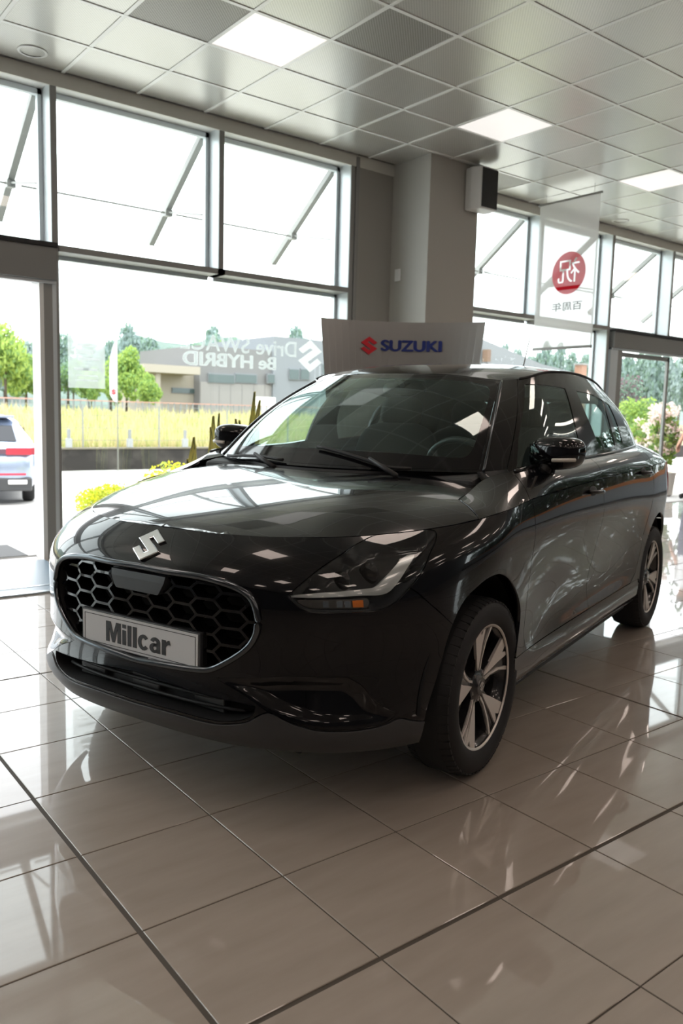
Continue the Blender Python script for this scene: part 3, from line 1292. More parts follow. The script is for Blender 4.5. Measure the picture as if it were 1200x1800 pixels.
M_darkchrome = mat('dark_chrome', (0.10, 0.11, 0.12), rough=0.12, metal=0.9)
M_carglass = glass_mat('car_glass', (0.66, 0.79, 0.76), 1.52, gain=2.3, refl=(.86, 1.0, .98))
M_lens = glass_mat('headlamp_lens', (0.86, 0.88, 0.88), 1.5)
M_drl = mat('daylight_strip', (0.50, 0.52, 0.52), rough=0.25, metal=0.4)
M_lamp_dark = mat('lamp_bezel', (0.02, 0.022, 0.025), rough=0.12)
M_lamp_grey = mat('lamp_reflector', (0.30, 0.28, 0.26), rough=0.18, metal=0.8)
M_amber = mat('amber_lens', (0.85, 0.22, 0.03), rough=0.2)
M_red_lens = mat('red_lens', (0.35, 0.01, 0.01), rough=0.1)
M_fabric_dark = mat('seat_fabric', (0.035, 0.036, 0.038), rough=0.9)
M_trim_in = mat('cabin_trim', (0.02, 0.021, 0.022), rough=0.6)
M_liner = mat('cabin_liner', (0.30, 0.30, 0.29), rough=0.9)
M_plate = mat('plate_white', (0.62, 0.63, 0.64), rough=0.35)
M_ink = mat('plate_ink', (0.02, 0.02, 0.022), rough=0.5)

car = empty('car', tuple(CAR_O), CAR_TH)
tag(car, 'glossy black five-door hatchback parked on the tiled showroom floor', 'car')

# ------------------------------------------------------------------ outlines on the body shell
bc = Cut(BODY, .022)
umax, vmax = BODY.ur[1], BODY.vr[1]
B = BODY.line


def cpt(z):
    """centre line of the body at height z"""
    h_ = np.linspace(0, vmax, 200)
    P_, _ = BODY.ev(np.stack([np.zeros(200), h_], 1))
    return np.array([0.0, np.interp(z, P_[:, 2], h_)])


grille_h = [cpt(.727)] + B([(293, 1005), (340, 1012), (377, 1020), (418, 1034), (443, 1053), (453, 1083), (451, 1112), (436, 1138), (400, 1163), (362, 1177)]) + [cpt(.433)]
grille_uv = smooth_poly(grille_h, step=.012, corner=[0, 11])
bc.add('grille', grille_uv)
intake_h = [cpt(.395)] + B([(327, 1212), (402, 1232), (448, 1242), (444, 1256), (420, 1266), (377, 1266), (300, 1246)]) + [cpt(.312)]
intake_uv = smooth_poly(intake_h, step=.012, corner=[0, 3, 8])
bc.add('intake', intake_uv)
HL_PX = [(505, 1049), (533, 1023), (560, 1001), (597, 976), (629, 955), (664, 938.5), (707, 932.5), (750, 929), (765, 934), (766, 948), (757, 969), (744, 1001), (720, 1033), (693, 1060), (670, 1071), (640, 1075), (587, 1077), (547, 1076), (525, 1067)]
hl_uv = smooth_poly(B(HL_PX), step=.012, corner=[0])
bc.add('headlight', hl_uv)
fog_uv = smooth_poly(B([(380, 1192), (500, 1190), (610, 1191), (636, 1206), (655, 1229), (674, 1244), (698, 1255), (676, 1270), (628, 1280), (560, 1281), (510, 1268), (470, 1250), (430, 1222)]), step=.014, corner=[0, 2, 6])
bc.add('fog', fog_uv)
lip_top = [cpt(.300)] + B([(300, 1252), (377, 1272), (430, 1270), (470, 1253), (510, 1271), (560, 1284.5), (628, 1284), (676, 1274), (700, 1263), (722, 1266), (738, 1268), (752, 1266)])
lip_uv = smooth_poly(lip_top, closed=False, step=.014) + [np.array([lip_top[-1][0] + .02, 0.0]), np.array([0.0, 0.0])]
bc.add('lip', lip_uv)
arch_px = [(736, 1302), (744, 1275), (762, 1210), (784, 1133), (799, 1090), (816, 1056), (838, 1033), (858, 1017), (878, 1010), (896, 1020), (908, 1042), (914, 1067), (914, 1089), (910, 1125), (907, 1150), (906, 1178)]
au = smooth_poly(B(arch_px), closed=False, step=.012)
au = [np.array([au[0][0], 0.0])] + au + [np.array([au[-1][0], 0.0])]
bc.add('arch_f', au)


def arch_rear(k):
    p = []
    for i in range(k + 1):
        a = math.radians(-22) + math.radians(224) * i / k
        p.append((-2.45 + .352 * math.cos(a), .863, .303 + .385 * math.sin(a)))
    return p


ru = [BODY.pt(p) for p in arch_rear(40)]
ru = [np.array([ru[0][0], 0.0])] + ru + [np.array([ru[-1][0], 0.0])]
bc.add('arch_r', ru)


def xz(x, z, y=.86):
    return BODY.pt((x, y, z))


DZ = .352
XF, XB = -.33, -1.225


def seg(a, b, n=12):
    return [tuple(np.array(a) + (np.array(b) - np.array(a)) * i / n) for i in range(n)]


def door_poly(f, pts):
    out = []
    for a, b in zip(pts, pts[1:] + pts[:1]):
        out += [BODY.pt((x, .86, z)) for x, z in seg(a, b, max(2, int(math.hypot(a[0] - b[0], a[1] - b[1]) / .02)))]
    return out


def r8v(uv_list):
    return uv_list


fd = door_poly(0, [(XF, 1.0), (XF, .50), (XF + .008, .42), (XF - .02, DZ), (XB + .02, DZ), (XB + .03, .45), (XB, .60), (XB - .01, .80), (XB, 1.0)])
bc.add('front_door', fd)
rd = door_poly(0, [(XB, 1.0), (XB - .01, .80), (XB, .60), (XB + .03, .45), (XB + .02, DZ), (-1.93, DZ), (-2.03, .40), (-2.085, .50), (-2.10, .60), (-2.19, .72), (-2.24, .84), (-2.235, 1.0)])
bc.add('rear_door', rd)
sill_uv = door_poly(0, [(-.20, DZ - .0005), (-2.09, DZ - .0005), (-2.13, .24), (-2.10, .15), (-.2, .15), (-.18, .27)])
bc.add('sill', sill_uv)
fen = B([(796, 1098), (768, 1072), (734, 1042), (720, 1033), (744, 1001), (757, 969), (766, 948), (765, 934)]) + [np.array([BODY.px(757, 928)[0], vmax])] + [np.array([u_, vmax]) for u_ in np.linspace(BODY.px(757, 928)[0] + .02, xz(XF, .92)[0] - .01, 20)] + [xz(XF, z) for z in np.linspace(1.0, DZ, 24)] + [xz(-.20, DZ), xz(-.05, .45)]
bc.add('fender', fen)
tl = [BODY.pt(p) for p in ((-2.735, .79, .97), (-2.70, .80, .90), (-2.76, .79, .76), (-2.86, .74, .73), (-2.97, .60, .74), (-2.985, .55, .97))]
tl[0][1] = tl[-1][1] = vmax
bc.add('tail_light', smooth_poly(tl, step=.02, corner=[0, 5]))
bc.add('rear_bumper', [BODY.pt(p) for p in ((-2.70, .84, .63), (-2.8, .80, .62), (-2.9, .72, .60), (-2.98, .58, .58))] + [np.array([umax, BODY.pt((-3.03, 0, .58))[1]]), np.array([umax, 0.0])] + [np.array([BODY.pt((-2.74, .8, .2))[0], 0.0])] + [BODY.pt((-2.76, .84, .40))])
bc.add('tailgate', [np.array([umax, BODY.pt((-3.03, 0, .58))[1]])] + [BODY.pt(p) for p in ((-2.98, .58, .582), (-2.985, .56, .72))] + [np.array([BODY.pt((-2.97, .55, .97))[0], vmax]), np.array([umax, vmax])])
bc.run()
T_archf = bc.take('arch_f')
T_archr = bc.take('arch_r')
T_gr = bc.take('grille')
T_in = bc.take('intake')
T_hl = bc.take('headlight')
bc.take('fog')
T_lip = bc.take('lip')
T_fd = bc.take('front_door')
T_rd = bc.take('rear_door')
T_sill = bc.take('sill')
T_tl = bc.take('tail_light')
T_rb = bc.take('rear_bumper')
T_tg = bc.take('tailgate')
T_fen = bc.take('fender')
cx_ = bc.P[bc.T].mean(1)[:, 0]
T_bump = bc.take(mask=cx_ > 0.05)
T_quart = bc.take()

RA = region_arrays


def edge_dist(poly, UV):
    """distance of the points to a closed outline, in the flat surface parameters"""
    poly = np.asarray(poly)
    a = poly
    b = np.roll(poly, -1, 0)
    best = np.full(len(UV), 1e9)
    for p, q in zip(a, b):
        d = q - p
        t = np.clip(((UV - p) @ d) / (d @ d + 1e-12), 0, 1)
        best = np.minimum(best, np.linalg.norm(UV - (p + t[:, None] * d), axis=1))
    return best


def fog_disp(P, N, UV, F):
    d = np.clip(edge_dist(fog_uv, UV) / .045, 0, 1)
    d = d * d * (3 - 2 * d)
    lo_, hi_ = min(p[1] for p in fog_uv), max(p[1] for p in fog_uv)
    up = np.clip((UV[:, 1] - lo_) / (hi_ - lo_), 0, 1)
    P = P - N * (d * (.004 + .026 * up))[:, None]
    return P, smooth_disp_normals(P, F, N)


class SubCut(Cut):
    """fine triangulation of one outline only"""

    def run_inside(self, name):
        poly = self.polys[name]
        lo_, hi_ = poly.min(0), poly.max(0)
        g = []
        for a in np.arange(lo_[0], hi_[0], self.step):
            for b in np.arange(lo_[1], hi_[1], self.step):
                g.append((a, b))
        g = np.array(g)
        g = g[inside(poly, g)]
        g = g[edge_dist(poly, g) > self.step * .5]
        r = delaunay_2d_cdt([Vector(p) for p in self.V] + [Vector(p) for p in g], self.E, [], 1, 1e-6)
        self.uv = np.array([tuple(p) for p in r[0]])
        self.T = np.array([f for f in r[2] if len(f) == 3])
        self.cen = self.uv[self.T].mean(1)
        self.P, self.N = self.s.ev(self.uv)
        self.free = np.ones(len(self.T), bool)
        return self.take(name)


fc = SubCut(BODY, .008)
fc.add('fog', fog_uv)
T_fog = fc.run_inside('fog')

bumper = panel('front_bumper', [RA(bc, T_bump)], M_paint, car, both=True)
panel('front_lip', [RA(bc, T_lip, push=.004)], M_satin, car, both=True)
for mir in (False, True):
    panel('fog_recess', [RA(fc, T_fog, gap=-.0005, skirt=0, disp=fog_disp)], M_paint, car, mirror=mir)
    panel('front_fender', [RA(bc, T_fen)], M_paint, car, mirror=mir)
    panel('sill', [RA(bc, T_sill, push=-.004)], M_paint, car, mirror=mir)
    panel('quarter_panel', [RA(bc, T_quart)], M_paint, car, mirror=mir)
    panel('tail_light', [RA(bc, T_tl, push=.006)], M_red_lens, car, mirror=mir)
panel('rear_bumper', [RA(bc, T_rb)], M_paint, car, both=True)

# upper side
uc = Cut(UPPER, .022)


def uxz(x):
    a = UPPER.pt((x, .82, .98))[0]
    return a


vU = UPPER.vr[1]


def ubox(x0, x1):
    a, b = uxz(x0), uxz(x1)
    n = 30
    return [np.array([a + (b - a) * i / n, 0.0]) for i in range(n + 1)] + [np.array([b, vU * i / 6]) for i in range(1, 6)] + [np.array([b + (a - b) * i / n, vU]) for i in range(n + 1)] + [np.array([a, vU * (6 - i) / 6]) for i in range(1, 6)]


uc.add('front_door', ubox(XF, XB))
uc.add('rear_door', ubox(XB, -2.235))
uc.run()
U_fd, U_rd = uc.take('front_door'), uc.take('rear_door')
ucx = uc.P[uc.T].mean(1)
U_upf = uc.take(mask=uc.cen[:, 0] < uxz(XF) + .001)
U_tg = uc.take(mask=(ucx[:, 1] < .56) & (ucx[:, 0] < -2.7))
U_q = uc.take(mask=ucx[:, 0] < -2.2)
front_doors, rear_doors = [], []
for mir in (False, True):
    front_doors.append(panel('front_door', [RA(bc, T_fd), RA(uc, U_fd)], M_paint, car, mirror=mir))
    rear_doors.append(panel('rear_door', [RA(bc, T_rd), RA(uc, U_rd)], M_paint, car, mirror=mir))
    panel('rear_shoulder', [RA(uc, U_q)], M_paint, car, mirror=mir)
panel('tailgate', [RA(bc, T_tg), RA(uc, U_tg)], M_paint, car, both=True)

# ------------------------------------------------------------------ bonnet, upper fender, cowl
hc = Cut(HOOD, .022)
rim = [np.array(p) for p in zip(rim_x, rim_y)]
cutp, _ = UPPER.ev(np.stack([np.zeros(8), np.linspace(0, UPPER.vr[1], 8)], 1))
topp, _ = UPPER.ev(np.stack([np.linspace(0, UPPER.s_st[2], 8), np.full(8, UPPER.vr[1])], 1))
cut_px = [p[:2].copy() for p in cutp]
top_px = [p[:2].copy() for p in topp[1:]]
rear_px = [HOOD.px(*q) for q in ((815, 840), (763, 834), (700, 831))]
rim_f = [p for p in rim if p[0] > cut_px[0][0] + .02]
k1, k2, k3 = len(rim_f), len(rim_f) + len(cut_px) - 1, len(rim_f) + len(cut_px) + len(top_px) - 1
rear_px = [q for q in rear_px if q[1] < top_px[-1][1] - .02]
hood_pts = rim_f + cut_px + top_px + rear_px + [np.array([-.118, .22]), np.array([-.098, 0.0])]
hood_uv = smooth_poly(hood_pts, closed=False, step=.014, corner=[k1, k2, k3])
hc.add('hood', hood_uv)
hc.run()
T_hood = hc.take('hood')
panel('hood', [RA(hc, T_hood, gap=.003, skirt=.02)], M_paint, car, both=True)
for mir in (False, True):
    panel('upper_fender', [RA(uc, U_upf)], M_paint, car, mirror=mir)
    # A-pillar foot: closes the corner between fender, windscreen and door
    s_ = -1 if mir else 1
    e_, _ = UPPER.ev(np.stack([np.linspace(UPPER.s_st[2], UPPER.s_st[4], 9), np.full(9, UPPER.vr[1])], 1))
    g_, _ = GREEN.ev(np.stack([np.linspace(GREEN.s_st[3] - .02, GREEN.s_st[5] - .08, 9), np.zeros(9)], 1))
    vs = []
    for p, q in zip(e_, g_):
        vs += [(p[0], p[1] * s_, p[2]), (q[0], q[1] * s_, q[2] + .003)]
    MB().add(vs, [(2 * i, 2 * i + 1, 2 * i + 3, 2 * i + 2) for i in range(8)]).build('pillar_foot', M_gloss_black, car, smooth=True)
# cowl: black strip between bonnet and windscreen
mb = MB()
hr = smooth_poly([np.array([-.098, 0.0]), np.array([-.118, .22])] + rear_px[::-1] + [top_px[-1]], closed=False, step=.03)
hp, _ = HOOD.ev(np.array(hr))
gb = GREEN.ev(np.stack([np.linspace(0, GREEN.s_st[4], len(hr)), np.zeros(len(hr))], 1))[0]
vs = []
for a_, b_ in zip(hp, gb):
    vs += [tuple(a_ - np.array([0, 0, .028])), tuple((a_ + b_) / 2 - np.array([0, 0, .02])), tuple(b_ + np.array([.01, 0, -.004]))]
n_ = len(hr)
fs = []
for i in range(n_ - 1):
    for j in range(2):
        fs.append((i * 3 + j, i * 3 + j + 1, i * 3 + j + 4, i * 3 + j + 3))
mb.add(vs, fs)
mb.add([(x, -y, z) for x, y, z in vs], [f[::-1] for f in fs])
mb.build('cowl', M_matte, car, smooth=True)

# ------------------------------------------------------------------ glasshouse
gc = Cut(GREEN, .024)
vG = GREEN.vr[1]
uW = GREEN.s_st[3]
G = GREEN.line


def gpoly(pts, **k):
    return smooth_poly(pts, step=.014, **k)


ws = gpoly([np.array([0, .012]), np.array([uW * .5, .012]), np.array([uW - .012, .014]), np.array([uW - .012, vG * .5]), np.array([uW - .014, vG - .035]), np.array([uW - .06, vG - .014]), np.array([uW * .5, vG - .012]), np.array([0, vG - .012])], corner=[0, 2, 7])
gc.add('windshield', ws)
wsi = gpoly([np.array([0, .075]), np.array([uW * .5, .07]), np.array([uW - .075, .062]), np.array([uW - .05, .10]), np.array([uW - .04, vG * .5]), np.array([uW - .045, vG - .085]), np.array([uW - .09, vG - .045]), np.array([uW * .5, vG - .035]), np.array([0, vG - .035])], corner=[0, 8])
gc.add('ws_in', wsi)
fw_ = gpoly(G([(922, 675), (958, 677), (993, 683), (1008, 735), (1021, 796), (1000, 803), (955, 813), (908, 821), (913, 760)]), corner=[0, 2, 4, 7])
gc.add('front_window', fw_)
rw_ = gpoly(G([(1012, 687), (1038, 693), (1058, 703), (1070, 740), (1081, 782), (1056, 791), (1043, 760), (1027, 722)]), corner=[0, 2, 4, 5])
gc.add('rear_window', rw_)
qw_ = gpoly(G([(1062, 706), (1070, 712), (1094, 778), (1085, 781)]), corner=[0, 1, 2, 3])
gc.add('quarter_window', qw_)
u10 = GREEN.s_st[10] + .05
uE = GREEN.ur[1]
bw_ = gpoly([np.array([u10, .05]), np.array([uE, .05]), np.array([uE, vG - .05]), np.array([u10 + .02, vG - .05])], corner=[0, 1, 2, 3])
gc.add('back_window', bw_)
gc.run()
G_wsi = gc.take('ws_in')
G_ws = gc.take('windshield')
G_fw, G_rw, G_qw, G_bw = gc.take('front_window'), gc.take('rear_window'), gc.take('quarter_window'), gc.take('back_window')
gcx = gc.P[gc.T].mean(1)
gu = gc.cen[:, 0]
G_ap = gc.take(mask=(gu < GREEN.px(905, 760)[0]))
G_side = gc.take(mask=gu < GREEN.s_st[9] + .1)
G_back = gc.take()
windshield = panel('windshield', [RA(gc, G_wsi, gap=0, skirt=0)], M_carglass, car, both=True)
panel('frit_band', [RA(gc, G_ws, gap=0, skirt=.006)], M_gloss_black, windshield, both=True)
for mir in (False, True):
    panel('a_pillar', [RA(gc, G_ap, gap=.0015)], M_paint, car, mirror=mir)
    panel('window_frame', [RA(gc, G_side, gap=.001)], M_gloss_black, car, mirror=mir)
    k = 1 if mir else 0
    panel('window_glass', [RA(gc, G_fw, gap=0, skirt=0, push=-.003)], M_carglass, front_doors[k], mirror=mir)
    panel('window_glass', [RA(gc, G_rw, gap=0, skirt=0, push=-.003)], M_carglass, rear_doors[k], mirror=mir)
    panel('quarter_glass', [RA(gc, G_qw, gap=0, skirt=0, push=-.003)], M_carglass, car, mirror=mir)
panel('tailgate_frame', [RA(gc, G_back, gap=.001)], M_gloss_black, car, both=True)
panel('rear_window', [RA(gc, G_bw, gap=0, skirt=0, push=-.003)], M_carglass, car, both=True)

# moulding along the windscreen edge
vv = np.linspace(0.004, vG - .01, 30)
pp, nn = GREEN.ev(np.stack([np.full(30, uW + .004), vv], 1))
for s_ in (1, -1):
    MB().tube([p * np.array([1, s_, 1]) + n * np.array([1, s_, 1]) * .002 for p, n in zip(pp, nn)], .006, 6).build('pillar_moulding', M_darkchrome, car, smooth=True)
# roof gutter moulding
uu = np.linspace(GREEN.s_st[4] - .02, GREEN.s_st[9] + .08, 50)
pp, nn = GREEN.ev(np.stack([uu, np.full(50, vG - .004)], 1))
for s_ in (1, -1):
    MB().tube([p * np.array([1, s_, 1]) + n * np.array([1, s_, 1]) * .001 for p, n in zip(pp, nn)], .0055, 6).build('roof_moulding', M_matte, car, smooth=True)
# waist moulding under the side glass
uu = np.linspace(uxz(XF) + .02, uxz(-2.235), 60)
pp, nn = UPPER.ev(np.stack([uu, np.full(60, vU - .006)], 1))
for s_ in (1, -1):
    MB().tube([p * np.array([1, s_, 1]) + n * np.array([1, s_, 1]) * .001 for p, n in zip(pp, nn)], .008, 6).build('waist_moulding', M_gloss_black, car, smooth=True)

# ------------------------------------------------------------------ roof
rc_ = Cut(ROOF, .03)
ro = smooth_poly([np.array(p[:2]) for p in GT], closed=False, step=.02)
rc_.add('roof', ro)
rc_.run()
roof = panel('roof', [RA(rc_, rc_.take('roof'), gap=0, skirt=.01)], M_paint, car, both=True)
# roof lining so that the cabin is closed from inside
mbl = MB()
xs_ = np.linspace(-2.6, -.82, 16)
ys_ = np.linspace(-1, 1, 11)
vs = []
for x in xs_:
    for q in ys_:
        y = q * (_ry(np.array([x]))[0] - .03)
        vs.append((x, y, roof_z(np.array([x]), np.array([y]))[0] - .035))
mbl.add(vs, [(i * 11 + j, i * 11 + j + 1, (i + 1) * 11 + j + 1, (i + 1) * 11 + j) for i in range(15) for j in range(10)])
mbl.build('headliner', M_liner, car, smooth=True)
ra = ROOF.px(899, 640)
rp = ROOF.ev(np.array([[-2.35, .0]]))[0][0]
an = MB().lathe([(.028, 0), (.022, .012), (.010, .03), (.001, .032)], 16, loc=(rp[0], 0, rp[2] - .002)).build('antenna', M_matte, car, smooth=True)
MB().tube([(rp[0], 0, rp[2] + .02), (rp[0] - .045, 0, rp[2] + .09)], .006, 6).build('antenna_foot', M_matte, an, smooth=True)
MB().tube([(rp[0] - .045, 0, rp[2] + .09), (rp[0] - .15, 0, rp[2] + .31)], [.0045, .003], 6).build('antenna_rod', M_alu_dark, an, smooth=True)

# ------------------------------------------------------------------ headlamps
hlx = lambda x, y: (480 + x / 3.75, 900 + y / 3.75)
lamp_cut = Cut(BODY, .02)
lamp_cut.add('hl', hl_uv)
strip_px = [hlx(*q) for q in ((108, 548), (300, 530), (430, 521), (600, 503), (680, 492), (715, 470), (790, 375), (850, 300), (895, 262), (945, 258), (930, 305), (860, 430), (790, 520), (720, 548), (600, 550), (420, 560), (250, 566), (112, 562))]
strip_uv = smooth_poly(B(strip_px), step=.01, corner=[0, 17])
lamp_cut.add('strip', strip_uv)
ind_px = [hlx(*q) for q in ((150, 585), (330, 582), (560, 575), (640, 572), (655, 610), (640, 642), (420, 648), (260, 645), (190, 622))]
ind_uv = smooth_poly(B(ind_px), step=.01)
lamp_cut.add('ind', ind_uv)
amb_uv = B([hlx(*q) for q in ((535, 588), (608, 585), (612, 636), (540, 638))])
lamp_cut.add('amber', amb_uv)
segs = []
for k, x in enumerate((330, 425, 480)):
    nm = 'cell%d' % k
    lamp_cut.add(nm, B([hlx(*q) for q in ((x, 592), (x + 40, 590), (x + 42, 636), (x + 2, 637))]))
    segs.append(nm)
lamp_cut.run()
in_hl = inside(lamp_cut.polys['hl'], lamp_cut.cen)
L_amb = lamp_cut.take('amber')
L_cells = [lamp_cut.take(s_) for s_ in segs]
L_ind = lamp_cut.take('ind')
L_strip = lamp_cut.take('strip')
L_rest = lamp_cut.take('hl')


def bowl(depth, poly, ramp=.03):
    def f(P, N, UV, F):
        d = np.clip(edge_dist(poly, UV) / ramp, 0, 1)
        d = d * d * (3 - 2 * d)
        P = P - N * (d * depth + .004)[:, None]
        return P, smooth_disp_normals(P, F, N)
    return f


for mir in (False, True):
    lens = panel('headlight', [RA(bc, T_hl, gap=.002, skirt=.012)], M_lens, car, mirror=mir)
    panel('bezel', [RA(lamp_cut, L_rest, gap=0, skirt=0, disp=bowl(.055, hl_uv))], M_lamp_dark, lens, mirror=mir)
    panel('daylight_strip', [RA(lamp_cut, L_strip, gap=0, skirt=.03, push=-.016)], M_drl, lens, mirror=mir)
    panel('indicator_bowl', [RA(lamp_cut, L_ind, gap=0, skirt=.02, push=-.024)], M_lamp_grey, lens, mirror=mir)
    panel('indicator_bulb', [RA(lamp_cut, L_amb, gap=0, skirt=.01, push=-.02)], M_amber, lens, mirror=mir)
    for c_ in L_cells:
        panel('indicator_cell', [RA(lamp_cut, c_, gap=0, skirt=.01, push=-.02)], M_chrome, lens, mirror=mir)
    # projector behind the lens
    q = BODY.ev(np.array([BODY.px(*hlx(660, 340))]))
    q2 = BODY.ev(np.array([BODY.px(*hlx(470, 400))]))
    s_ = -1 if mir else 1
    for (Pq, Nq), rr in ((q, .034), (q2, .030)):
        pj = Pq[0] - Nq[0] * .055
        pj[1] *= s_
        MB().superell(pj, (rr * .5, rr, rr), 1, 1, 20, 12).build('projector', M_gloss_black, lens, smooth=True)

# ------------------------------------------------------------------ grille
gb_ = panel('grille_back', [RA(bc, T_gr, gap=-.004, skirt=0, push=-.085)], M_matte, car, both=True)
panel('intake_back', [RA(bc, T_in, gap=-.004, skirt=0, push=-.075)], M_matte, car, both=True)


def wall_strip(name, uv, d0, d1, m, gap=0):
    """inner reveal around an opening"""
    Pq, Nq = BODY.ev(np.array(uv))
    vs = []
    for p, n in zip(Pq, Nq):
        vs += [p + n * d0, p - n * d1]
    k = len(uv)
    mbw = MB()
    fs = [(2 * i, 2 * i + 1, 2 * i + 3, 2 * i + 2) for i in range(k - 1) if not (abs(Pq[i][1]) < 1e-4 and abs(Pq[i + 1][1]) < 1e-4)]
    mbw.add(vs, fs)
    mbw.add([(x, -y, z) for x, y, z in vs], [f[::-1] for f in fs])
    return mbw.build(name, m, car, smooth=True, fixn=False)


wall_strip('grille_reveal', grille_uv, 0.0, .085, M_matte)
wall_strip('intake_reveal', intake_uv, 0.0, .075, M_matte)
# frame: thick moulding round the opening
Pg, Ng = BODY.ev(np.array(grille_uv))
outline = [p + n * .004 for p, n in zip(Pg, Ng)]
k0 = [i for i, p in enumerate(Pg) if abs(p[1]) < 1e-3]
loop = [p for p in outline if abs(p[1]) > 1e-3]
full = loop + [p * np.array([1, -1, 1]) for p in loop[::-1]]
# drop the seam doubles
fl = []
for p in full:
    if not fl or np.linalg.norm(p - fl[-1]) > .004:
        fl.append(p)
MB().tube(fl, .0105, 10, closed=True).build('grille_frame', M_darkchrome, car, smooth=True)
# honeycomb
HW, HH = .118, .052      # cell pitch


def gsurf(y, z):
    """surface point of the grille zone at lateral y and height z"""
    uvq = BODY.pt((.79 - .35 * max(0, abs(y) - .2) ** 1.5, abs(y), z))
    P_, N_ = BODY.ev(np.array([uvq]))
    p, n = P_[0].copy(), N_[0].copy()
    if y < 0:
        p[1] *= -1
        n[1] *= -1
    return p, n


gpoly_yz = [(p[1], p[2]) for p in Pg]
gpoly_full = np.array(gpoly_yz + [(-a, b) for a, b in gpoly_yz[::-1]])
hm = MB()
segs_done = set()


def hex_edge(a, b):
    n = 3
    pts = [np.array(a) + (np.array(b) - np.array(a)) * i / n for i in range(n + 1)]
    ok = inside(gpoly_full, np.array(pts))
    for i in range(n):
        if not (ok[i] and ok[i + 1]):
            continue
        p0, n0 = gsurf(*pts[i])
        p1, n1 = gsurf(*pts[i + 1])
        t = p1 - p0
        sd = np.cross(t, n0)
        sd /= np.linalg.norm(sd) + 1e-12
        w0 = .0042
        q = []
        for p, nn_ in ((p0, n0), (p1, n1)):
            fr, bk = p - nn_ * .012, p - nn_ * .060
            q += [fr + sd * w0, fr - sd * w0, bk - sd * w0 * 2.2, bk + sd * w0 * 2.2]
        hm.add(q, [(0, 1, 5, 4), (1, 2, 6, 5), (3, 0, 4, 7), (2, 3, 7, 6)])


zc0 = .455
for r_ in range(-1, 7):
    for c_ in range(-6, 7):
        cy = c_ * HW * .75
        cz = zc0 + r_ * HH + (HH / 2 if c_ % 2 else 0)
        hexp = [(cy - HW / 2, cz), (cy - HW * .27, cz + HH / 2), (cy + HW * .27, cz + HH / 2), (cy + HW / 2, cz)]
        for a, b in zip(hexp[:-1], hexp[1:]):
            hex_edge(a, b)
        # lower half belongs to the neighbours except at the bottom row
hm.build('grille_mesh', M_gloss_black, car)
# sensor cover on the grille
mb = MB()
vs = []
for z, hw in ((.712, .118), (.690, .115), (.660, .098), (.652, .090)):
    for q in (-1, -.5, 0, .5, 1):
        p, n = gsurf(q * hw, z)
        vs.append(p + n * .003)
fs = [(i * 5 + j, i * 5 + j + 1, (i + 1) * 5 + j + 1, (i + 1) * 5 + j) for i in range(3) for j in range(4)]
vb = [tuple(np.array(v) - np.array([.04, 0, 0])) for v in vs]
ring = [0, 1, 2, 3, 4, 9, 14, 19, 18, 17, 16, 15, 10, 5]
fs2 = fs + [(ring[i], ring[(i + 1) % 14], ring[(i + 1) % 14] + 20, ring[i] + 20) for i in range(14)]
mb.add(vs + vb, fs2)
mb.build('sensor_cover', M_satin, car)
# lower intake slats and blocks
for z in (.338, .368):
    pts = []
    for y in np.linspace(-.40, .40, 25):
        p, n = gsurf(y, z)
        pts.append(p - n * .045)
    MB().tube(pts, .006, 6).build('intake_slat', M_matte, car, smooth=True)
for y in (-.26, .0, .26):
    p, n = gsurf(y, .352)
    MB().box(p[0] - .075, p[0] - .05, y - .06, y + .06, .318, .39).build('intake_block', M_satin, car, bevel=.004)

# ------------------------------------------------------------------ emblem and plate
pE = car_at_y(264, 960, 0.0)
uvE = BODY.pt(tuple(pE))
PE, NE = BODY.ev(np.array([uvE]))
PE, NE = PE[0], NE[0]
NE[1] = 0
NE /= np.linalg.norm(NE)
ex = np.array([0, 1.0, 0])
ez = np.cross(NE, ex)
Mx = Matrix(((ex[0], ez[0], NE[0], PE[0]), (ex[1], ez[1], NE[1], PE[1]), (ex[2], ez[2], NE[2], PE[2]), (0, 0, 0, 1)))
MB().prism([(x * .128, y * .118) for x, y in S_LOGO], -.012, .008, M=Mx).build('emblem', M_chrome, car, bevel=.0025)
pl = empty('number_plate_pivot')
bpy.data.objects.remove(pl)
PX_ = .783
plate = MB().box(PX_ - .012, PX_, -.262, .262, .443, .561).build('number_plate', M_satin, car, bevel=.002)
plate['label'] = 'white dealer plate in a dark holder'
MB().box(PX_ - .03, PX_ - .011, -.262, .262, .430, .561).build('plate_holder', M_matte, plate)
MB().box(PX_, PX_ + .0025, -.254, .254, .449, .556).build('plate_face', M_plate, plate)
for (a, b, c, d) in ((-.246, .246, .5465, .5485), (-.246, .246, .4555, .4575), (-.246, -.244, .4555, .5485), (.244, .246, .4555, .5485)):
    MB().box(PX_ + .002, PX_ + .0031, a, b, c, d).build('plate_line', M_ink, plate)
MB().box(PX_ + .002, PX_ + .006, .05, .11, .4425, .4475).build('plate_clip', M_plate, plate)


def arc_pts(cx, cy, rx, ry, a0, a1, n=14):
    return [(cx + rx * math.cos(math.radians(a0 + (a1 - a0) * i / n)), cy + ry * math.sin(math.radians(a0 + (a1 - a0) * i / n))) for i in range(n + 1)]


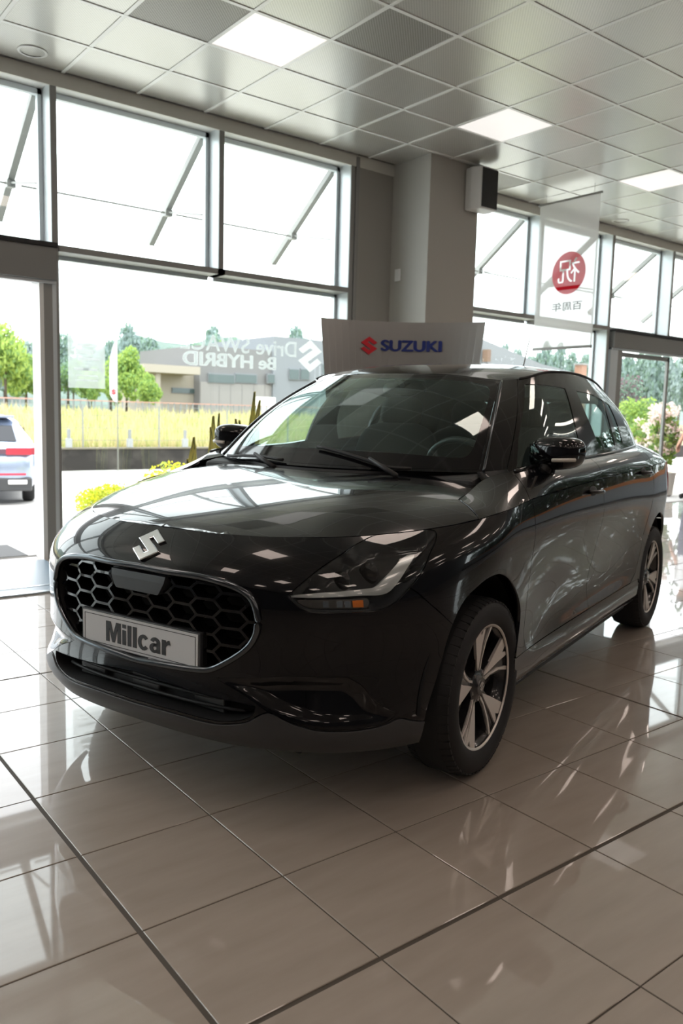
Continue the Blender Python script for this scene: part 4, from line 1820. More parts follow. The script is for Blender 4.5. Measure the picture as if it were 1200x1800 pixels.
def glyphs():
    """heavy grotesque letters M i l l c a r as polygons; cap height 1"""
    s = .205
    x = 0.0
    out = []
    out.append([(0, 0), (0, 1), (.27, 1), (.43, .42), (.59, 1), (.86, 1), (.86, 0), (.67, 0), (.67, .68), (.50, 0), (.36, 0), (.19, .68), (.19, 0)])
    x = .95
    out.append([(x, 0), (x + s, 0), (x + s, .72), (x, .72)])
    out.append([(x, .82), (x + s, .82), (x + s, 1), (x, 1)])
    for _ in range(2):
        x += s + .095
        out.append([(x, 0), (x + s, 0), (x + s, 1), (x, 1)])
    x += s + .075
    cx, cy = x + .31, .36
    c = arc_pts(cx, cy, .31, .38, 38, 322) + arc_pts(cx, cy, .12, .215, 322, 38)
    out.append(c)
    x += .64
    # a: bowl, stem and shoulder
    out.append(arc_pts(x + .26, .22, .26, .235, 60, 330) + arc_pts(x + .28, .22, .075, .085, 330, 60))
    out.append([(x + .38, 0), (x + .59, 0), (x + .575, .12), (x + .575, .50), (x + .38, .50)])
    out.append(arc_pts(x + .31, .49, .265, .25, 0, 165) + arc_pts(x + .31, .47, .085, .11, 165, 0))
    out.append([(x + .20, .43), (x + .42, .46), (x + .42, .32), (x + .20, .30)])
    x += .67
    out.append([(x, 0), (x + s, 0), (x + s, .72), (x, .72)])
    out.append(arc_pts(x + .42, .30, .29, .44, 95, 160) + arc_pts(x + .42, .30, .22, .24, 160, 80))
    return out, x + .44


gl, gw = glyphs()
lm = MB()
for poly in gl:
    lm.prism([((px_ - gw / 2) / gw * .285, (py_ - .5) * .066) for px_, py_ in poly], 0, .0012, M=Matrix(((0, 0, 1, PX_ + .0028), (1, 0, 0, .0), (0, 1, 0, .502), (0, 0, 0, 1))))
lm.build('plate_lettering', M_ink, plate)

# ------------------------------------------------------------------ wheels


def make_wheel():
    t = MB()
    W2 = .0925
    prof = [(.205, -.070), (.222, -.086), (.245, -.0925), (.268, -.091), (.286, -.083), (.297, -.068), (.3025, -.045), (.303, -.020), (.303, .020), (.3025, .045), (.297, .068), (.286, .083), (.268, .091), (.245, .0925), (.222, .086), (.205, .070)]
    t.lathe(prof, 72, 'y')
    # tread blocks
    for k in range(60):
        a = 2 * PI * k / 60
        for (y0, y1, sh) in ((-.082, -.048, 0), (.048, .082, .5)):
            aa = a + sh * 2 * PI / 60
            c, s = math.cos(aa), math.sin(aa)
            tn = np.array([-s, 0, c])
            rd_ = np.array([c, 0, s])
            q = []
            for rr, hw in ((.2975, .0125), (.3034, .012)):
                for yy in (y0, y1):
                    edge = .011 if abs(yy) > .07 else 0
                    for h in (-hw, hw):
                        q.append(rd_ * (rr - edge * .8) + tn * h + np.array([0, yy, 0]))
            t.add(q, [(4, 5, 7, 6), (0, 1, 5, 4), (2, 6, 7, 3), (0, 4, 6, 2), (1, 3, 7, 5)])
    o = t.build('wheel', M_rubber, car, smooth=.6)
    # rim barrel
    MB().lathe([(.209, .076), (.217, .079), (.2165, .072), (.205, .066), (.192, .03), (.186, -.03), (.200, -.07), (.212, -.075)], 64, 'y').build('rim_barrel', M_rim_dark, o, smooth=True)
    MB().lathe([(.2135, .0795), (.2185, .0785), (.219, .074), (.213, .0725), (.2065, .0745), (.2055, .077), (.2135, .0795)], 72, 'y').build('rim_lip', M_alloy, o, smooth=True)
    # five spokes: dark web with two machined blades and a notch at the rim
    for k in range(5):
        a0 = math.radians(96) + 2 * PI * k / 5
        sp_ = MB()

        def P(r, ang, y):
            return (r * math.cos(a0 + ang), y, r * math.sin(a0 + ang))

        def plate_(pts, y_in, y_out, th, m_):
            # pts: list of (r, ang); face dished between hub and rim
            top, bot = [], []
            for r, ang in pts:
                f = (r - .04) / .17
                y = y_in + (y_out - y_in) * f
                top.append(P(r, ang, y))
                bot.append(P(r, ang, y - th))
            n = len(pts)
            m_.add(top + bot, [tuple(range(n)), tuple(range(2 * n - 1, n - 1, -1))] + [(i, n + i, n + (i + 1) % n, (i + 1) % n) for i in range(n)])
        web = MB()
        plate_([(.040, -.50), (.10, -.30), (.207, -.30), (.209, 0), (.207, .30), (.10, .26), (.040, .50)], .048, .066, .03, web)
        sp = web.build('spoke', M_rim_dark, o)
        wide = MB()
        plate_([(.052, -.10), (.070, -.22), (.130, -.33), (.2075, -.365), (.2085, -.16), (.185, -.10), (.206, -.04), (.2085, .035), (.150, .0), (.090, -.02)], .0525, .0725, .010, wide)
        wide.build('blade', M_alloy, sp)
        slim = MB()
        plate_([(.052, .12), (.09, .10), (.150, .16), (.2085, .25), (.207, .315), (.150, .215), (.09, .17), (.060, .26)], .0525, .0725, .010, slim)
        slim.build('blade', M_alloy, sp)
    MB().lathe([(.0, .066), (.030, .065), (.034, .060), (.058, .052), (.064, .02)], 40, 'y').build('hub_cap', M_rim_dark, o, smooth=.6)
    cap = MB().prism([(x * .036, y * .036) for x, y in S_LOGO], .0655, .068, M=Matrix(((1, 0, 0, 0), (0, 0, 1, 0), (0, 1, 0, 0), (0, 0, 0, 1)))).build('cap_emblem', M_chrome, o)
    for k in range(5):
        a = math.radians(60) + 2 * PI * k / 5
        MB().lathe([(.0, .056), (.0075, .056), (.0085, .04)], 6, 'y', loc=(.048 * math.cos(a), 0, .048 * math.sin(a))).build('wheel_nut', M_steel, o)
    MB().lathe([(.05, .010), (.128, .010), (.130, .006), (.130, -.006), (.05, -.006)], 48, 'y').build('brake_disc', M_steel, o, smooth=.6)
    MB().box(-.15, -.09, -.02, .035, -.05, .06).build('brake_caliper', M_rim_dark, o, bevel=.008)
    return o


w0 = make_wheel()
w0.location = (0, .757, .3045)
w0.rotation_euler = (0, math.radians(8), 0)
for (x, y, flip, rot) in ((-2.45, .757, False, 40), (0, -.757, True, 20), (-2.45, -.757, True, 65)):
    c_ = copy_tree(w0, car)
    c_.location = (x, y, .3045)
    c_.rotation_euler = (0, math.radians(rot), PI if flip else 0)

# wheel wells and underbody
for sx in (0, -2.45):
    for s_ in (1, -1):
        mbw = MB()
        n = 26
        vs = []
        for i in range(n + 1):
            a = math.radians(2) + math.radians(176) * i / n
            x, z = sx + .02 * (sx == 0) + .385 * math.cos(a), .303 + .395 * math.sin(a)
            vs += [(x, s_ * .80, z), (x, s_ * .50, z)]
        fs = [(2 * i, 2 * i + 1, 2 * i + 3, 2 * i + 2) for i in range(n)]
        vs.append((sx, s_ * .50, .3))
        fs += [(2 * i + 1, 2 * i + 3, len(vs) - 1) for i in range(n)]
        mbw.add(vs, fs)
        mbw.build('wheel_liner', M_matte, car, smooth=True)
        # turned in lip of the arch
lipm = MB()
mb = MB()
mb.box(-2.85, -2.85 + .1, -.55, .55, .22, .5)
mb.box(-2.80, .60, -.50, .50, .19, .26).box(-2.05, -.42, -.79, .79, .185, .235)
mb.box(-.45, .55, -.48, .48, .26, .78)
mb.build('underbody_block', M_matte, car)  # plain black boxes added under the shell to block light

# ------------------------------------------------------------------ mirrors, handles, wipers
for s_ in (1, -1):
    pM = np.array([-.52, .895, 1.075])
    pM = np.array([-.640, .828, 1.081])
    rotm = Matrix.Rotation(math.radians(-14), 3, 'Z')
    if s_ < 0:
        pM[1] *= -1
        rotm = Matrix.Rotation(math.radians(14), 3, 'Z')
    hs = MB()
    hs.superell(pM, (.074, .106, .067), .62, .62, 32, 20, M=rotm)
    ob = hs.build('side_mirror', M_gloss_black, car, smooth=True)
    # flatten the glass side
    me = ob.data
    for v in me.vertices:
        d = v.co.x - pM[0]
        if d < -.03:
            v.co.x = pM[0] - .03 + (d + .03) * .25
        # taper towards the outside and slope of the lower edge
        t_ = (v.co.y - pM[1]) * s_ / .106
        v.co.z = pM[2] + (v.co.z - pM[2]) * (1 - .10 * max(0, t_)) + .006 * t_
    MB().box(pM[0] - .052, pM[0] - .046, pM[1] - .08, pM[1] + .08, pM[2] - .045, pM[2] + .045).build('mirror_glass', M_chrome, ob, bevel=.003)
    ind = MB()
    pts = []
    for i in range(9):
        t_ = .25 + .72 * i / 8
        xx = .072 * (1 - abs(t_) ** 3.2) ** (1 / 3.2) if abs(t_) < 1 else 0
        v = rotm @ Vector((xx * .98 + .003, .106 * t_ * s_, -.026))
        pts.append((pM[0] + v.x, pM[1] + v.y, pM[2] + v.z + .006 * t_))
    ind.tube(pts, .0085, 8, flat=.9)
    ind.build('turn_repeater', mat('repeater_lens', (.62, .58, .52), rough=.15), ob, smooth=True)
    foot = MB()
    foot.tube([(pM[0] + .02, pM[1] - s_ * .05, pM[2] - .035), (pM[0] + .05, s_ * .80, 1.02), (pM[0] + .06, s_ * .79, .99)], [.022, .026, .03], 10)
    foot.build('mirror_foot', M_matte, ob, smooth=True)

for k, (door, c0) in enumerate(((front_doors, (1043, 862)), (rear_doors, (1131, 829)))):
    uvh = BODY.px(*c0)
    P_, N_ = BODY.ev(np.array([uvh]))
    P_, N_ = P_[0], N_[0]
    for i, s_ in enumerate((1, -1)):
        c = P_ * np.array([1, s_, 1])
        hb = MB()
        pts = []
        for j in range(11):
            t = -1 + .2 * j
            off = .030 * (1 - abs(t) ** 4) + .002
            pts.append((c[0] + t * .085, c[1] + s_ * off, c[2] - .004 + .004 * t))
        hb.tube(pts, [.010 + .004 * (1 - abs(-1 + .2 * j)) for j in range(11)], 10, flat=.75)
        hb.build('door_handle', M_gloss_black, door[i], smooth=True)
        cupm = MB().superell((c[0] + .005, c[1] - s_ * .004, c[2] - .006), (.058, .010, .026), 1, .8, 20, 10)
        cupm.build('handle_cup', M_matte, door[i], smooth=True)

# wipers
for (a, b, c) in (((-.115, .40, 1.000), (-.20, .05, 1.030), .18), ((-.12, -.18, 1.000), (-.21, -.50, 1.035), .2)):
    mbw = MB()
    uva, uvb = GREEN.pt(a), GREEN.pt(b)
    pts = []
    for i in range(13):
        t = i / 12
        y = a[1] + (b[1] - a[1]) * (t * 1.3 - .1)
        uvp = GREEN.pt((-.15 - .1 * t, abs(y), 1.010 + .012 * t))
        P_, N_ = GREEN.ev(np.array([uvp]))
        P_, N_ = P_[0], N_[0]
        sg = 1 if y >= 0 else -1
        pts.append((P_[0] + N_[0] * .014, (P_[1] + N_[1] * .014) * sg, P_[2] + N_[2] * .014))
    mbw.tube(pts, .007, 6)
    o = mbw.build('wiper', M_matte, car, smooth=True)
    MB().tube([(a[0] - .0, a[1], a[2] - .01), tuple(np.array(pts[5]) + np.array([.01, 0, .012]))], [.011, .007], 6).build('wiper_arm', M_matte, o, smooth=True)

# ------------------------------------------------------------------ cabin
d_ = MB()
pr = [(-.24, .90), (-.22, .985), (-.32, 1.003), (-.48, .995), (-.60, .965), (-.68, .92), (-.72, .80), (-.70, .62), (-.55, .50), (-.30, .50)]
n = len(pr)
vs = [(x, -.66, z) for x, z in pr] + [(x, .66, z) for x, z in pr]
d_.add(vs, [tuple(range(n)), tuple(range(2 * n - 1, n - 1, -1))] + [(i, (i + 1) % n, n + (i + 1) % n, n + i) for i in range(n)])
d_.build('dashboard', M_trim_in, car, bevel=.02)
hd = MB().superell((-.60, .36, .985), (.10, .17, .045), .6, .6, 20, 10).build('instrument_hood', M_trim_in, car, smooth=True)
MB().box(-.66, -.635, -.12, .12, .93, 1.05).build('centre_screen', M_gloss_black, car, bevel=.006)
swm = MB()
ang = math.radians(26)
ctr = np.array([-.80, .36, .955])
u1 = np.array([0, 1.0, 0])
u2 = np.array([math.sin(ang), 0, math.cos(ang)])
swm.tube([ctr + .178 * (math.cos(t) * u1 + math.sin(t) * u2) for t in np.linspace(0, 2 * PI, 40, endpoint=False)], .0145, 8, closed=True)
st = swm.build('steering_wheel', mat('wheel_leather', (.05, .055, .06), rough=.35), car, smooth=True)
MB().superell(ctr + np.array([.02, 0, 0]), (.04, .075, .06), .6, .6, 16, 10).build('airbag_boss', M_trim_in, st, smooth=True)
for t in (0, PI, -PI / 2):
    e_ = ctr + .172 * (math.cos(t) * u1 + math.sin(t) * u2)
    MB().tube([ctr + np.array([.015, 0, 0]), e_], [.018, .013], 6).build('wheel_spoke', M_trim_in, st, smooth=True)
MB().tube([ctr, ctr + np.array([.16, 0, -.06])], .03, 8).build('steering_column', M_trim_in, st, smooth=True)


def seat(x, y, wide=.25):
    s = MB().superell((x + .05, y, .56), (.27, wide, .09), .5, .5, 24, 10).build('seat', M_fabric_dark, car, smooth=True)
    R_ = Matrix.Rotation(math.radians(-16), 3, 'Y')
    MB().superell((x - .26, y, .86), (.075, wide, .32), .5, .5, 24, 12, M=R_).build('seat_back', M_fabric_dark, s, smooth=True)
    for off in ((0,) if wide < .3 else (-.3, .3)):
        MB().superell((x - .36, y + off, 1.235), (.05, .125, .085), .6, .6, 20, 10, M=R_).build('headrest', M_fabric_dark, s, smooth=True)
        for k in (-.05, .05):
            MB().tube([(x - .345, y + off + k, 1.18), (x - .31, y + off + k, 1.08)], .007, 6).build('headrest_post', M_steel, s)
    return s


seat(-1.15, .36)
seat(-1.15, -.36)
seat(-1.95, 0, .60)
im = MB().superell((-.88, 0, 1.345), (.02, .115, .035), .5, .5, 20, 10).build('rear_view_mirror', M_gloss_black, car, smooth=True)
MB().tube([(-.86, 0, 1.35), (-.80, 0, 1.385)], .012, 6).build('mirror_stalk', M_matte, im, smooth=True)
flr = MB().box(-2.55, -.35, -.76, .76, .32, .36).box(-2.6, -2.5, -.7, .7, .32, 1.04).build('cabin_floor', M_trim_in, car)
for s_ in (1, -1):
    MB().box(-2.3, -.42, s_ * .715, s_ * .735, .36, .985).build('door_card', M_trim_in, car)
# ================================================================== SHOWROOM THINGS
# ---- curved brand display behind the car
M_sign = mat('sign_silver', (.38, .385, .375), rough=.33, metal=.95)
D0, SAG = 7.0, .20
sgn_root_p = atD(700, 727, D0 + SAG)
HR = np.array([CR[0], CR[1], 0])
HR /= np.linalg.norm(HR)
HF = np.array([CF[0], CF[1], 0])
HF /= np.linalg.norm(HF)
S_HW = 143 / FPX * D0
S_TOP = atD(557, 560, D0)[2]


def sign_pt(t, z, off=0.0):
    k = .74 + .26 * z / S_TOP
    base = np.array([sgn_root_p[0], sgn_root_p[1], 0]) + HR * (t * S_HW * k) - HF * (SAG * t * t + off)
    return base + np.array([0, 0, z])


sg = empty('brand_display', (sgn_root_p[0], sgn_root_p[1], 0))
tag(sg, 'curved silver brand display board standing in front of the column', 'sign')
o0 = np.array([sgn_root_p[0], sgn_root_p[1], 0])
vs = []
n = 24
for i in range(n + 1):
    t = -1 + 2 * i / n
    for z in (0, S_TOP):
        vs.append(sign_pt(t, z) - o0)
    for z in (0, S_TOP):
        vs.append(sign_pt(t, z, -.045) - o0)
fs = []
for i in range(n):
    a, b = 4 * i, 4 * i + 4
    fs += [(a, a + 1, b + 1, b), (a + 2, b + 2, b + 3, a + 3), (a + 1, a + 3, b + 3, b + 1), (a, b, b + 2, a + 2)]
fs += [(0, 2, 3, 1), (4 * n, 4 * n + 1, 4 * n + 3, 4 * n + 2)]
MB().add(vs, fs).build('board', M_sign, sg)
vs = []
for i in range(n + 1):
    t = -1 + 2 * i / n
    vs += [sign_pt(t, 0.0, .02) - o0, sign_pt(t, .12, .02) - o0]
MB().add(vs, [(2 * i, 2 * i + 1, 2 * i + 3, 2 * i + 2) for i in range(n)]).build('plinth', M_alu_dark, sg)
M_blue = mat('sign_blue', (.012, .03, .20), rough=.35)
M_red = mat('sign_red', (.62, .015, .03), rough=.35)


def on_sign(o, a0, z0):
    """bend a flat text mesh onto the board"""
    for v in o.data.vertices:
        a, z, d = v.co.x + a0, v.co.y + z0, v.co.z
        k = .74 + .26 * z / S_TOP
        p = sign_pt(a / (S_HW * k), z, .008 + d) - o0
        v.co = p


def sign_az(px, py):
    # lateral and height of a pixel on the board (small sag ignored)
    for dd in (D0 + SAG,):
        P = atD(px, py, dd - .02)
    return (P - o0) @ HR, P[2]


a0, z0 = sign_az(721, 609.5)
aL, aR = sign_az(668, 609)[0], sign_az(775, 609)[0]
tx = text_mesh('sign_lettering', 'SUZUKI', .1, M_blue, sg, extrude=.006, bold=.005)
fit_text(tx, (aR - aL) * .985, .098)
on_sign(tx, a0, z0)
a1, z1 = sign_az(648, 609)
em = MB()
lg = [(x * .16, y * .155) for x, y in S_LOGO]
em.prism(lg, -.006, .008)
eo = em.build('sign_emblem', M_red, sg)
on_sign(eo, a1, z1)

# ---- hanging banner, printed side away from the viewer
pl_, pr_ = atz(947, 358, 3.62), atz(1059, 335, 3.62)
bx = (pl_[0] + pr_[0]) / 2
byL, byR = pl_[1], pr_[1]
zb = atX(947, 614, bx)[2]
bn = empty('hanging_banner', (bx, (byL + byR) / 2, zb))
tag(bn, 'sheer white fabric banner with red disc hanging from the ceiling', 'banner')
M_ban = fabric_mat('sheer_fabric', (.86, .86, .86), .18, .6)
M_ban_red = fabric_mat('sheer_red', (.92, .22, .26), .10, .6)
M_ban_ink = fabric_mat('sheer_ink', (.25, .25, .25), .25, .5)
M_ban_wht = fabric_mat('sheer_white_print', (1.0, .97, .97), .45, .95)
bw = abs(byL - byR)
bh = 3.60 - zb
vs = []
nx_, nz_ = 14, 18
for i in range(nx_ + 1):
    for j in range(nz_ + 1):
        y = bw / 2 - bw * i / nx_
        vs.append((.006 * math.sin(i * 1.1) * (1 - .3 * j / nz_), y, bh * j / nz_))
MB().add(vs, [(i * (nz_ + 1) + j, i * (nz_ + 1) + j + 1, (i + 1) * (nz_ + 1) + j + 1, (i + 1) * (nz_ + 1) + j) for i in range(nx_) for j in range(nz_)]).build('cloth', M_ban, bn, smooth=True, fixn=False)
MB().bar((0, bw / 2 + .02, bh), (0, -bw / 2 - .02, bh), .02, .02).build('top_rod', M_alu_dark, bn)
MB().bar((0, bw / 2, .0), (0, -bw / 2, .0), .018, .03).build('bottom_rod', mat('rod_grey', (.4, .4, .4), rough=.5), bn)
for y in (-bw * .4, bw * .4):
    MB().tube([(0, y, bh), (0, y, RZ - zb - .005)], .002, 5).build('wire', M_alu_dark, bn)
Pc = atX(1000, 480, bx)
dy, dz = Pc[1] - (byL + byR) / 2, Pc[2] - zb
rd_ = (atX(1000, 443, bx)[2] - atX(1000, 517, bx)[2]) / 2


def disc_with_glyph(body, R_, gw_, gh_, gz_):
    """flat disc with the character left open, as a mesh in its own x/y plane"""
    tc_ = bpy.data.curves.new('tmp_text', 'FONT')
    tc_.body = body
    to_ = bpy.data.objects.new('tmp_text', tc_)
    COL.objects.link(to_)
    dg_ = bpy.context.evaluated_depsgraph_get()
    src = to_.evaluated_get(dg_).to_curve(dg_)
    P_ = np.array([tuple(p.co)[:2] for sp in src.splines for p in sp.bezier_points])
    lo_, hi_ = P_.min(0), P_.max(0)
    cc, sc = (lo_ + hi_) / 2, np.array([gw_, gh_]) / (hi_ - lo_)
    nc = bpy.data.curves.new('tmp_disc', 'CURVE')
    nc.dimensions = '2D'
    nc.fill_mode = 'BOTH'

    def mp(v):
        return ((v[0] - cc[0]) * sc[0], (v[1] - cc[1]) * sc[1] + gz_, 0)
    for sp in src.splines:
        ns = nc.splines.new('BEZIER')
        ns.bezier_points.add(len(sp.bezier_points) - 1)
        ns.use_cyclic_u = True
        for q0, q1 in zip(sp.bezier_points, ns.bezier_points):
            q1.handle_left_type = q1.handle_right_type = 'FREE'
            q1.co, q1.handle_left, q1.handle_right = mp(q0.co), mp(q0.handle_left), mp(q0.handle_right)
    ns = nc.splines.new('POLY')
    ns.points.add(47)
    ns.use_cyclic_u = True
    for i, q1 in enumerate(ns.points):
        q1.co = (R_ * .97 * math.cos(2 * PI * i / 48), R_ * math.sin(2 * PI * i / 48), 0, 1)
    do_ = bpy.data.objects.new('tmp_disc', nc)
    COL.objects.link(do_)
    me_ = bpy.data.meshes.new_from_object(do_.evaluated_get(bpy.context.evaluated_depsgraph_get()))
    to_.to_curve_clear()
    for o_ in (to_, do_):
        bpy.data.objects.remove(o_)
    return me_


dm_ = disc_with_glyph('祝', rd_, rd_ * 1.25, rd_ * 1.15, rd_ * .12)
dm_.materials.clear()
dm_.materials.append(M_ban_red)
dk = shared('red_disc', dm_, bn, (0, 0, 0))
dk.matrix_basis = Matrix(((0, 0, 1, -.010), (1, 0, 0, dy), (0, 1, 0, dz), (0, 0, 0, 1)))
# text x axis runs away from the viewer's right, so it reads mirrored from here
t_ = text_mesh('print', '百周年', .3, M_ban_ink, bn, bold=.004)
fit_text(t_, rd_ * 1.75, rd_ * .42)
t_.matrix_basis = Matrix(((0, 0, 1, -.010), (1, 0, 0, dy), (0, 1, 0, dz - rd_ - .13), (0, 0, 0, 1)))
P1 = [(-.013, dy - rd_ * .72, dz - rd_ * .62), (-.013, dy + rd_ * .72, dz - rd_ * .62), (-.013, dy + rd_ * .6, dz - rd_ * .78), (-.013, dy - rd_ * .6, dz - rd_ * .78)]
MB().add(P1, [(0, 1, 2, 3)]).build('red_stroke', fabric_mat('sheer_deep_red', (.75, .02, .04), .05, .5), bn, fixn=False)

# ---- vinyl lettering on the big pane, reads from outside
M_vinyl = fabric_mat('white_vinyl', (.85, .87, .87), .25, .6)
YV = RYG - .006


def vinyl(words, pxR, pxL, hpx, lab, off):
    A, Bv = atY(*pxR, YV), atY(*pxL, YV)
    h_ = atY(pxR[0], pxR[1] - hpx / 2, YV)[2] - atY(pxR[0], pxR[1] + hpx / 2, YV)[2]
    c = (A + Bv) / 2
    rt = empty('window_lettering', (c[0], YV, c[2]))
    tag(rt, lab, 'lettering', 'vinyl lettering on the large pane')
    W_ = A[0] - Bv[0]
    for w_, f0, f1 in words:
        t_ = text_mesh('word', w_, .2, M_vinyl, rt, bold=off)
        fit_text(t_, W_ * (f1 - f0), h_)
        # local x -> -X, local y -> +Z: reads from outside
        t_.matrix_basis = Matrix(((-1, 0, 0, W_ / 2 - W_ * (f0 + f1) / 2), (0, 0, 1, 0), (0, 1, 0, 0), (0, 0, 0, 1)))


vinyl((('Drive', 0, .37), ('SWACE', .43, 1)), (521, 613), (317, 600), 27, 'upper line of white vinyl lettering on the large pane, mirrored from inside', .003)
vinyl((('Be', 0, .20), ('HYBRID', .26, 1)), (485, 637), (321, 631), 23, 'lower line of white vinyl lettering on the large pane, mirrored from inside', .008)
cL = atY(545, 626, YV)
hL = atY(545, 598, YV)[2] - atY(545, 655, YV)[2]
e_ = MB().prism([(-x * hL * 1.0, y * hL) for x, y in S_LOGO], 0, .002, M=Matrix(((1, 0, 0, cL[0]), (0, 0, 1, YV), (0, 1, 0, cL[2]), (0, 0, 0, 1)))).build('window_emblem', M_vinyl)
tag(e_, 'white vinyl S emblem on the large pane beside the display board', 'emblem')
# poster stuck to the pane
a_, b_ = atY(120, 681, YV), atY(184, 593, YV)
po = MB().box(a_[0], b_[0], YV - .001, YV, a_[2], b_[2]).build('window_poster', fabric_mat('poster_film', (.8, .82, .82), .68, .6))
tag(po, 'faint translucent poster stuck on the window beside the left door post', 'poster')
for k, (f0, f1, z_, hh) in enumerate(((.25, .8, .83, .07), (.2, .7, .70, .09), (.3, .85, .56, .06), (.15, .55, .36, .05), (.4, .8, .36, .05), (.2, .8, .24, .03), (.2, .8, .15, .03))):
    w_ = b_[0] - a_[0]
    h_ = b_[2] - a_[2]
    MB().box(a_[0] + w_ * f0, a_[0] + w_ * f1, YV - .002, YV - .0012, a_[2] + h_ * (z_ - hh / 2), a_[2] + h_ * (z_ + hh / 2)).build('print_block', M_vinyl, po)

# ---- potted snake plants along the glass
M_leaf_dk = mat('sansevieria_leaf', (.05, .12, .035), rough=.35, noise=(14, (.14, .22, .07), .4, .7, (1, 1, 4)))
M_leaf_edge = mat('sansevieria_edge', (.75, .70, .20), rough=.4)
M_pot = mat('pot_grey', (.35, .34, .32), rough=.5)
M_soil = mat('potting_soil', (.03, .022, .015), rough=.95)


def snake_plant(X, Y, leaves, lab):
    r = empty('potted_snake_plant', (X, Y, 0))
    tag(r, lab, 'potted plant', 'snake plants by the window')
    MB().lathe([(.0, 0), (.075, 0), (.085, .02), (.10, .42), (.105, .44), (.095, .445), (.09, .40), (0, .395)], 32).build('pot', M_pot, r, smooth=.6)
    MB().lathe([(0, .40), (.09, .40)], 24).build('soil', M_soil, r)
    for (dx, dy, lean, h_, w_, tw) in leaves:
        for kind in (0, 1):
            vs = []
            n = 9
            for i in range(n + 1):
                t = i / n
                wv = w_ * (1 - abs(2 * (t ** .8) - .75) ** 2.2 * .45) * (1 - t ** 5) + .002
                cx, cy, cz = dx + lean[0] * t * t, dy + lean[1] * t * t, .40 + h_ * t
                c, s = math.cos(tw + .5 * t), math.sin(tw + .5 * t)
                for q in (-1, 0, 1):
                    e = q * (wv if kind == 0 else wv + .007)
                    fold = .012 * (1 - abs(q)) - (.003 if kind else 0)
                    vs.append((cx + c * e - s * fold, cy + s * e + c * fold, cz + (.008 if kind and i == n else 0)))
            fs = [(i * 3 + j, i * 3 + j + 1, (i + 1) * 3 + j + 1, (i + 1) * 3 + j) for i in range(n) for j in range(2)]
            lf = MB().add(vs, fs).build('leaf' if kind == 0 else 'leaf_edge', M_leaf_dk if kind == 0 else M_leaf_edge, r if kind == 0 else None, smooth=True, fixn=False)
            if kind == 0:
                leaf = lf
            else:
                lf.parent = leaf
    return r


def leafset(px_list, X0, Y0, ztops):
    out = []
    for (tx_, ty_), wv in zip(px_list, ztops):
        P = atY(tx_, ty_, Y0)
        dx0 = max(-.05, min(.05, (P[0] - X0) * .35)) + rng.uniform(-.01, .01)
        out.append((dx0, rng.uniform(-.045, .045), (P[0] - X0 - dx0, 0), P[2] - .40, wv, -.62 + rng.uniform(-.5, .5)))
    return out


YP = 5.75
for pots, lab in ((((326, 808), (341, 770), (343, 784)), 'snake plant with few short leaves, leftmost of three by the glass'),
                  (((366, 752), (378, 733), (386, 728), (372, 768), (392, 760)), 'snake plant with upright pointed leaves, middle of three by the glass'),
                  (((410, 738), (417, 740), (446, 690), (452, 705), (430, 752)), 'tallest snake plant behind the bonnet, nearest the windscreen')):
    mx_ = sum(p[0] for p in pots) / len(pots)
    X0 = atY(mx_, 780, YP)[0]
    snake_plant(X0, YP, leafset(pots, X0, YP, [.034, .042, .034, .042, .034]), lab)
# ================================================================== OUTSIDE
M_pave = mat('forecourt_paving', (.50, .485, .46), rough=.85, noise=(.8, (.42, .41, .39), .35, .7))
GZ, YW = -.55, 22.2      # the forecourt falls away from the building


def gz_at(Y):
    return -.02 if Y < 8.5 else (-.02 + (GZ + .02) * (Y - 8.5) / 5.5 if Y < 14 else GZ)


gv = []
for X in (-60, 90):
    for Y in (RYG + .06, 8.5, 14, YW + .1):
        gv.append((X, Y, gz_at(Y)))
gnd = MB().add(gv, [(i, i + 1, i + 5, i + 4) for i in range(3)]).box(RX1 + .25, 90, -60, RYG + .06, -.30, -.02).build('ground', M_pave)
tag(gnd, 'pale sunlit forecourt paving outside the showroom', 'pavement', kind='structure')
dm = MB().box(.2, 2.0, 6.75, 7.35, -.02, -.008).build('door_mat', mat('mat_dark', (.10, .10, .10), rough=.9))
tag(dm, 'grey door mat on the paving outside the left entrance', 'mat')

M_lowwall = mat('stained_concrete', (.022, .018, .016), rough=.9, noise=(1.4, (.075, .065, .055), .45, .75))
WT = atY(200, 787, YW)[2]
lw = MB().box(-25, 75, YW, YW + .3, GZ - .05, WT - .04).build('garden_wall', M_lowwall)
tag(lw, 'low dark stained concrete wall bounding the forecourt', 'wall')
MB().box(-25, 75, YW - .04, YW + .34, WT - .04, WT).build('coping', mat('coping', (.14, .12, .09), rough=.9), lw)

# rising meadow behind the wall
RB, RT = atY(250, 727, 44)[2], atY(250, 707, 44)[2]
M_meadow = mat('meadow_soil', (.16, .15, .065), rough=1.0, noise=(.6, (.24, .21, .10), .4, .7))
mv = []
for i in range(31):
    for j in range(13):
        X = -40 + 130 * i / 30
        t = j / 12
        mv.append((X, YW + .25 + (44 - YW) * t, WT - .06 + (RB - WT + .06) * t))
md = MB().add(mv, [(i * 13 + j, i * 13 + j + 1, (i + 1) * 13 + j + 1, (i + 1) * 13 + j) for i in range(30) for j in range(12)]).add([(-40, 44.2, RB), (90, 44.2, RB), (260, 300, RB), (-160, 300, RB)], [(0, 1, 2, 3)]).build('field', M_meadow)
tag(md, 'dry meadow rising behind the low wall', 'meadow', kind='structure')
M_gr1 = fabric_mat('dry_grass', (.56, .48, .27), 0, .4)
M_gr2 = fabric_mat('green_grass', (.40, .42, .17), 0, .4)
gm = MB()
r2 = random.Random(3)
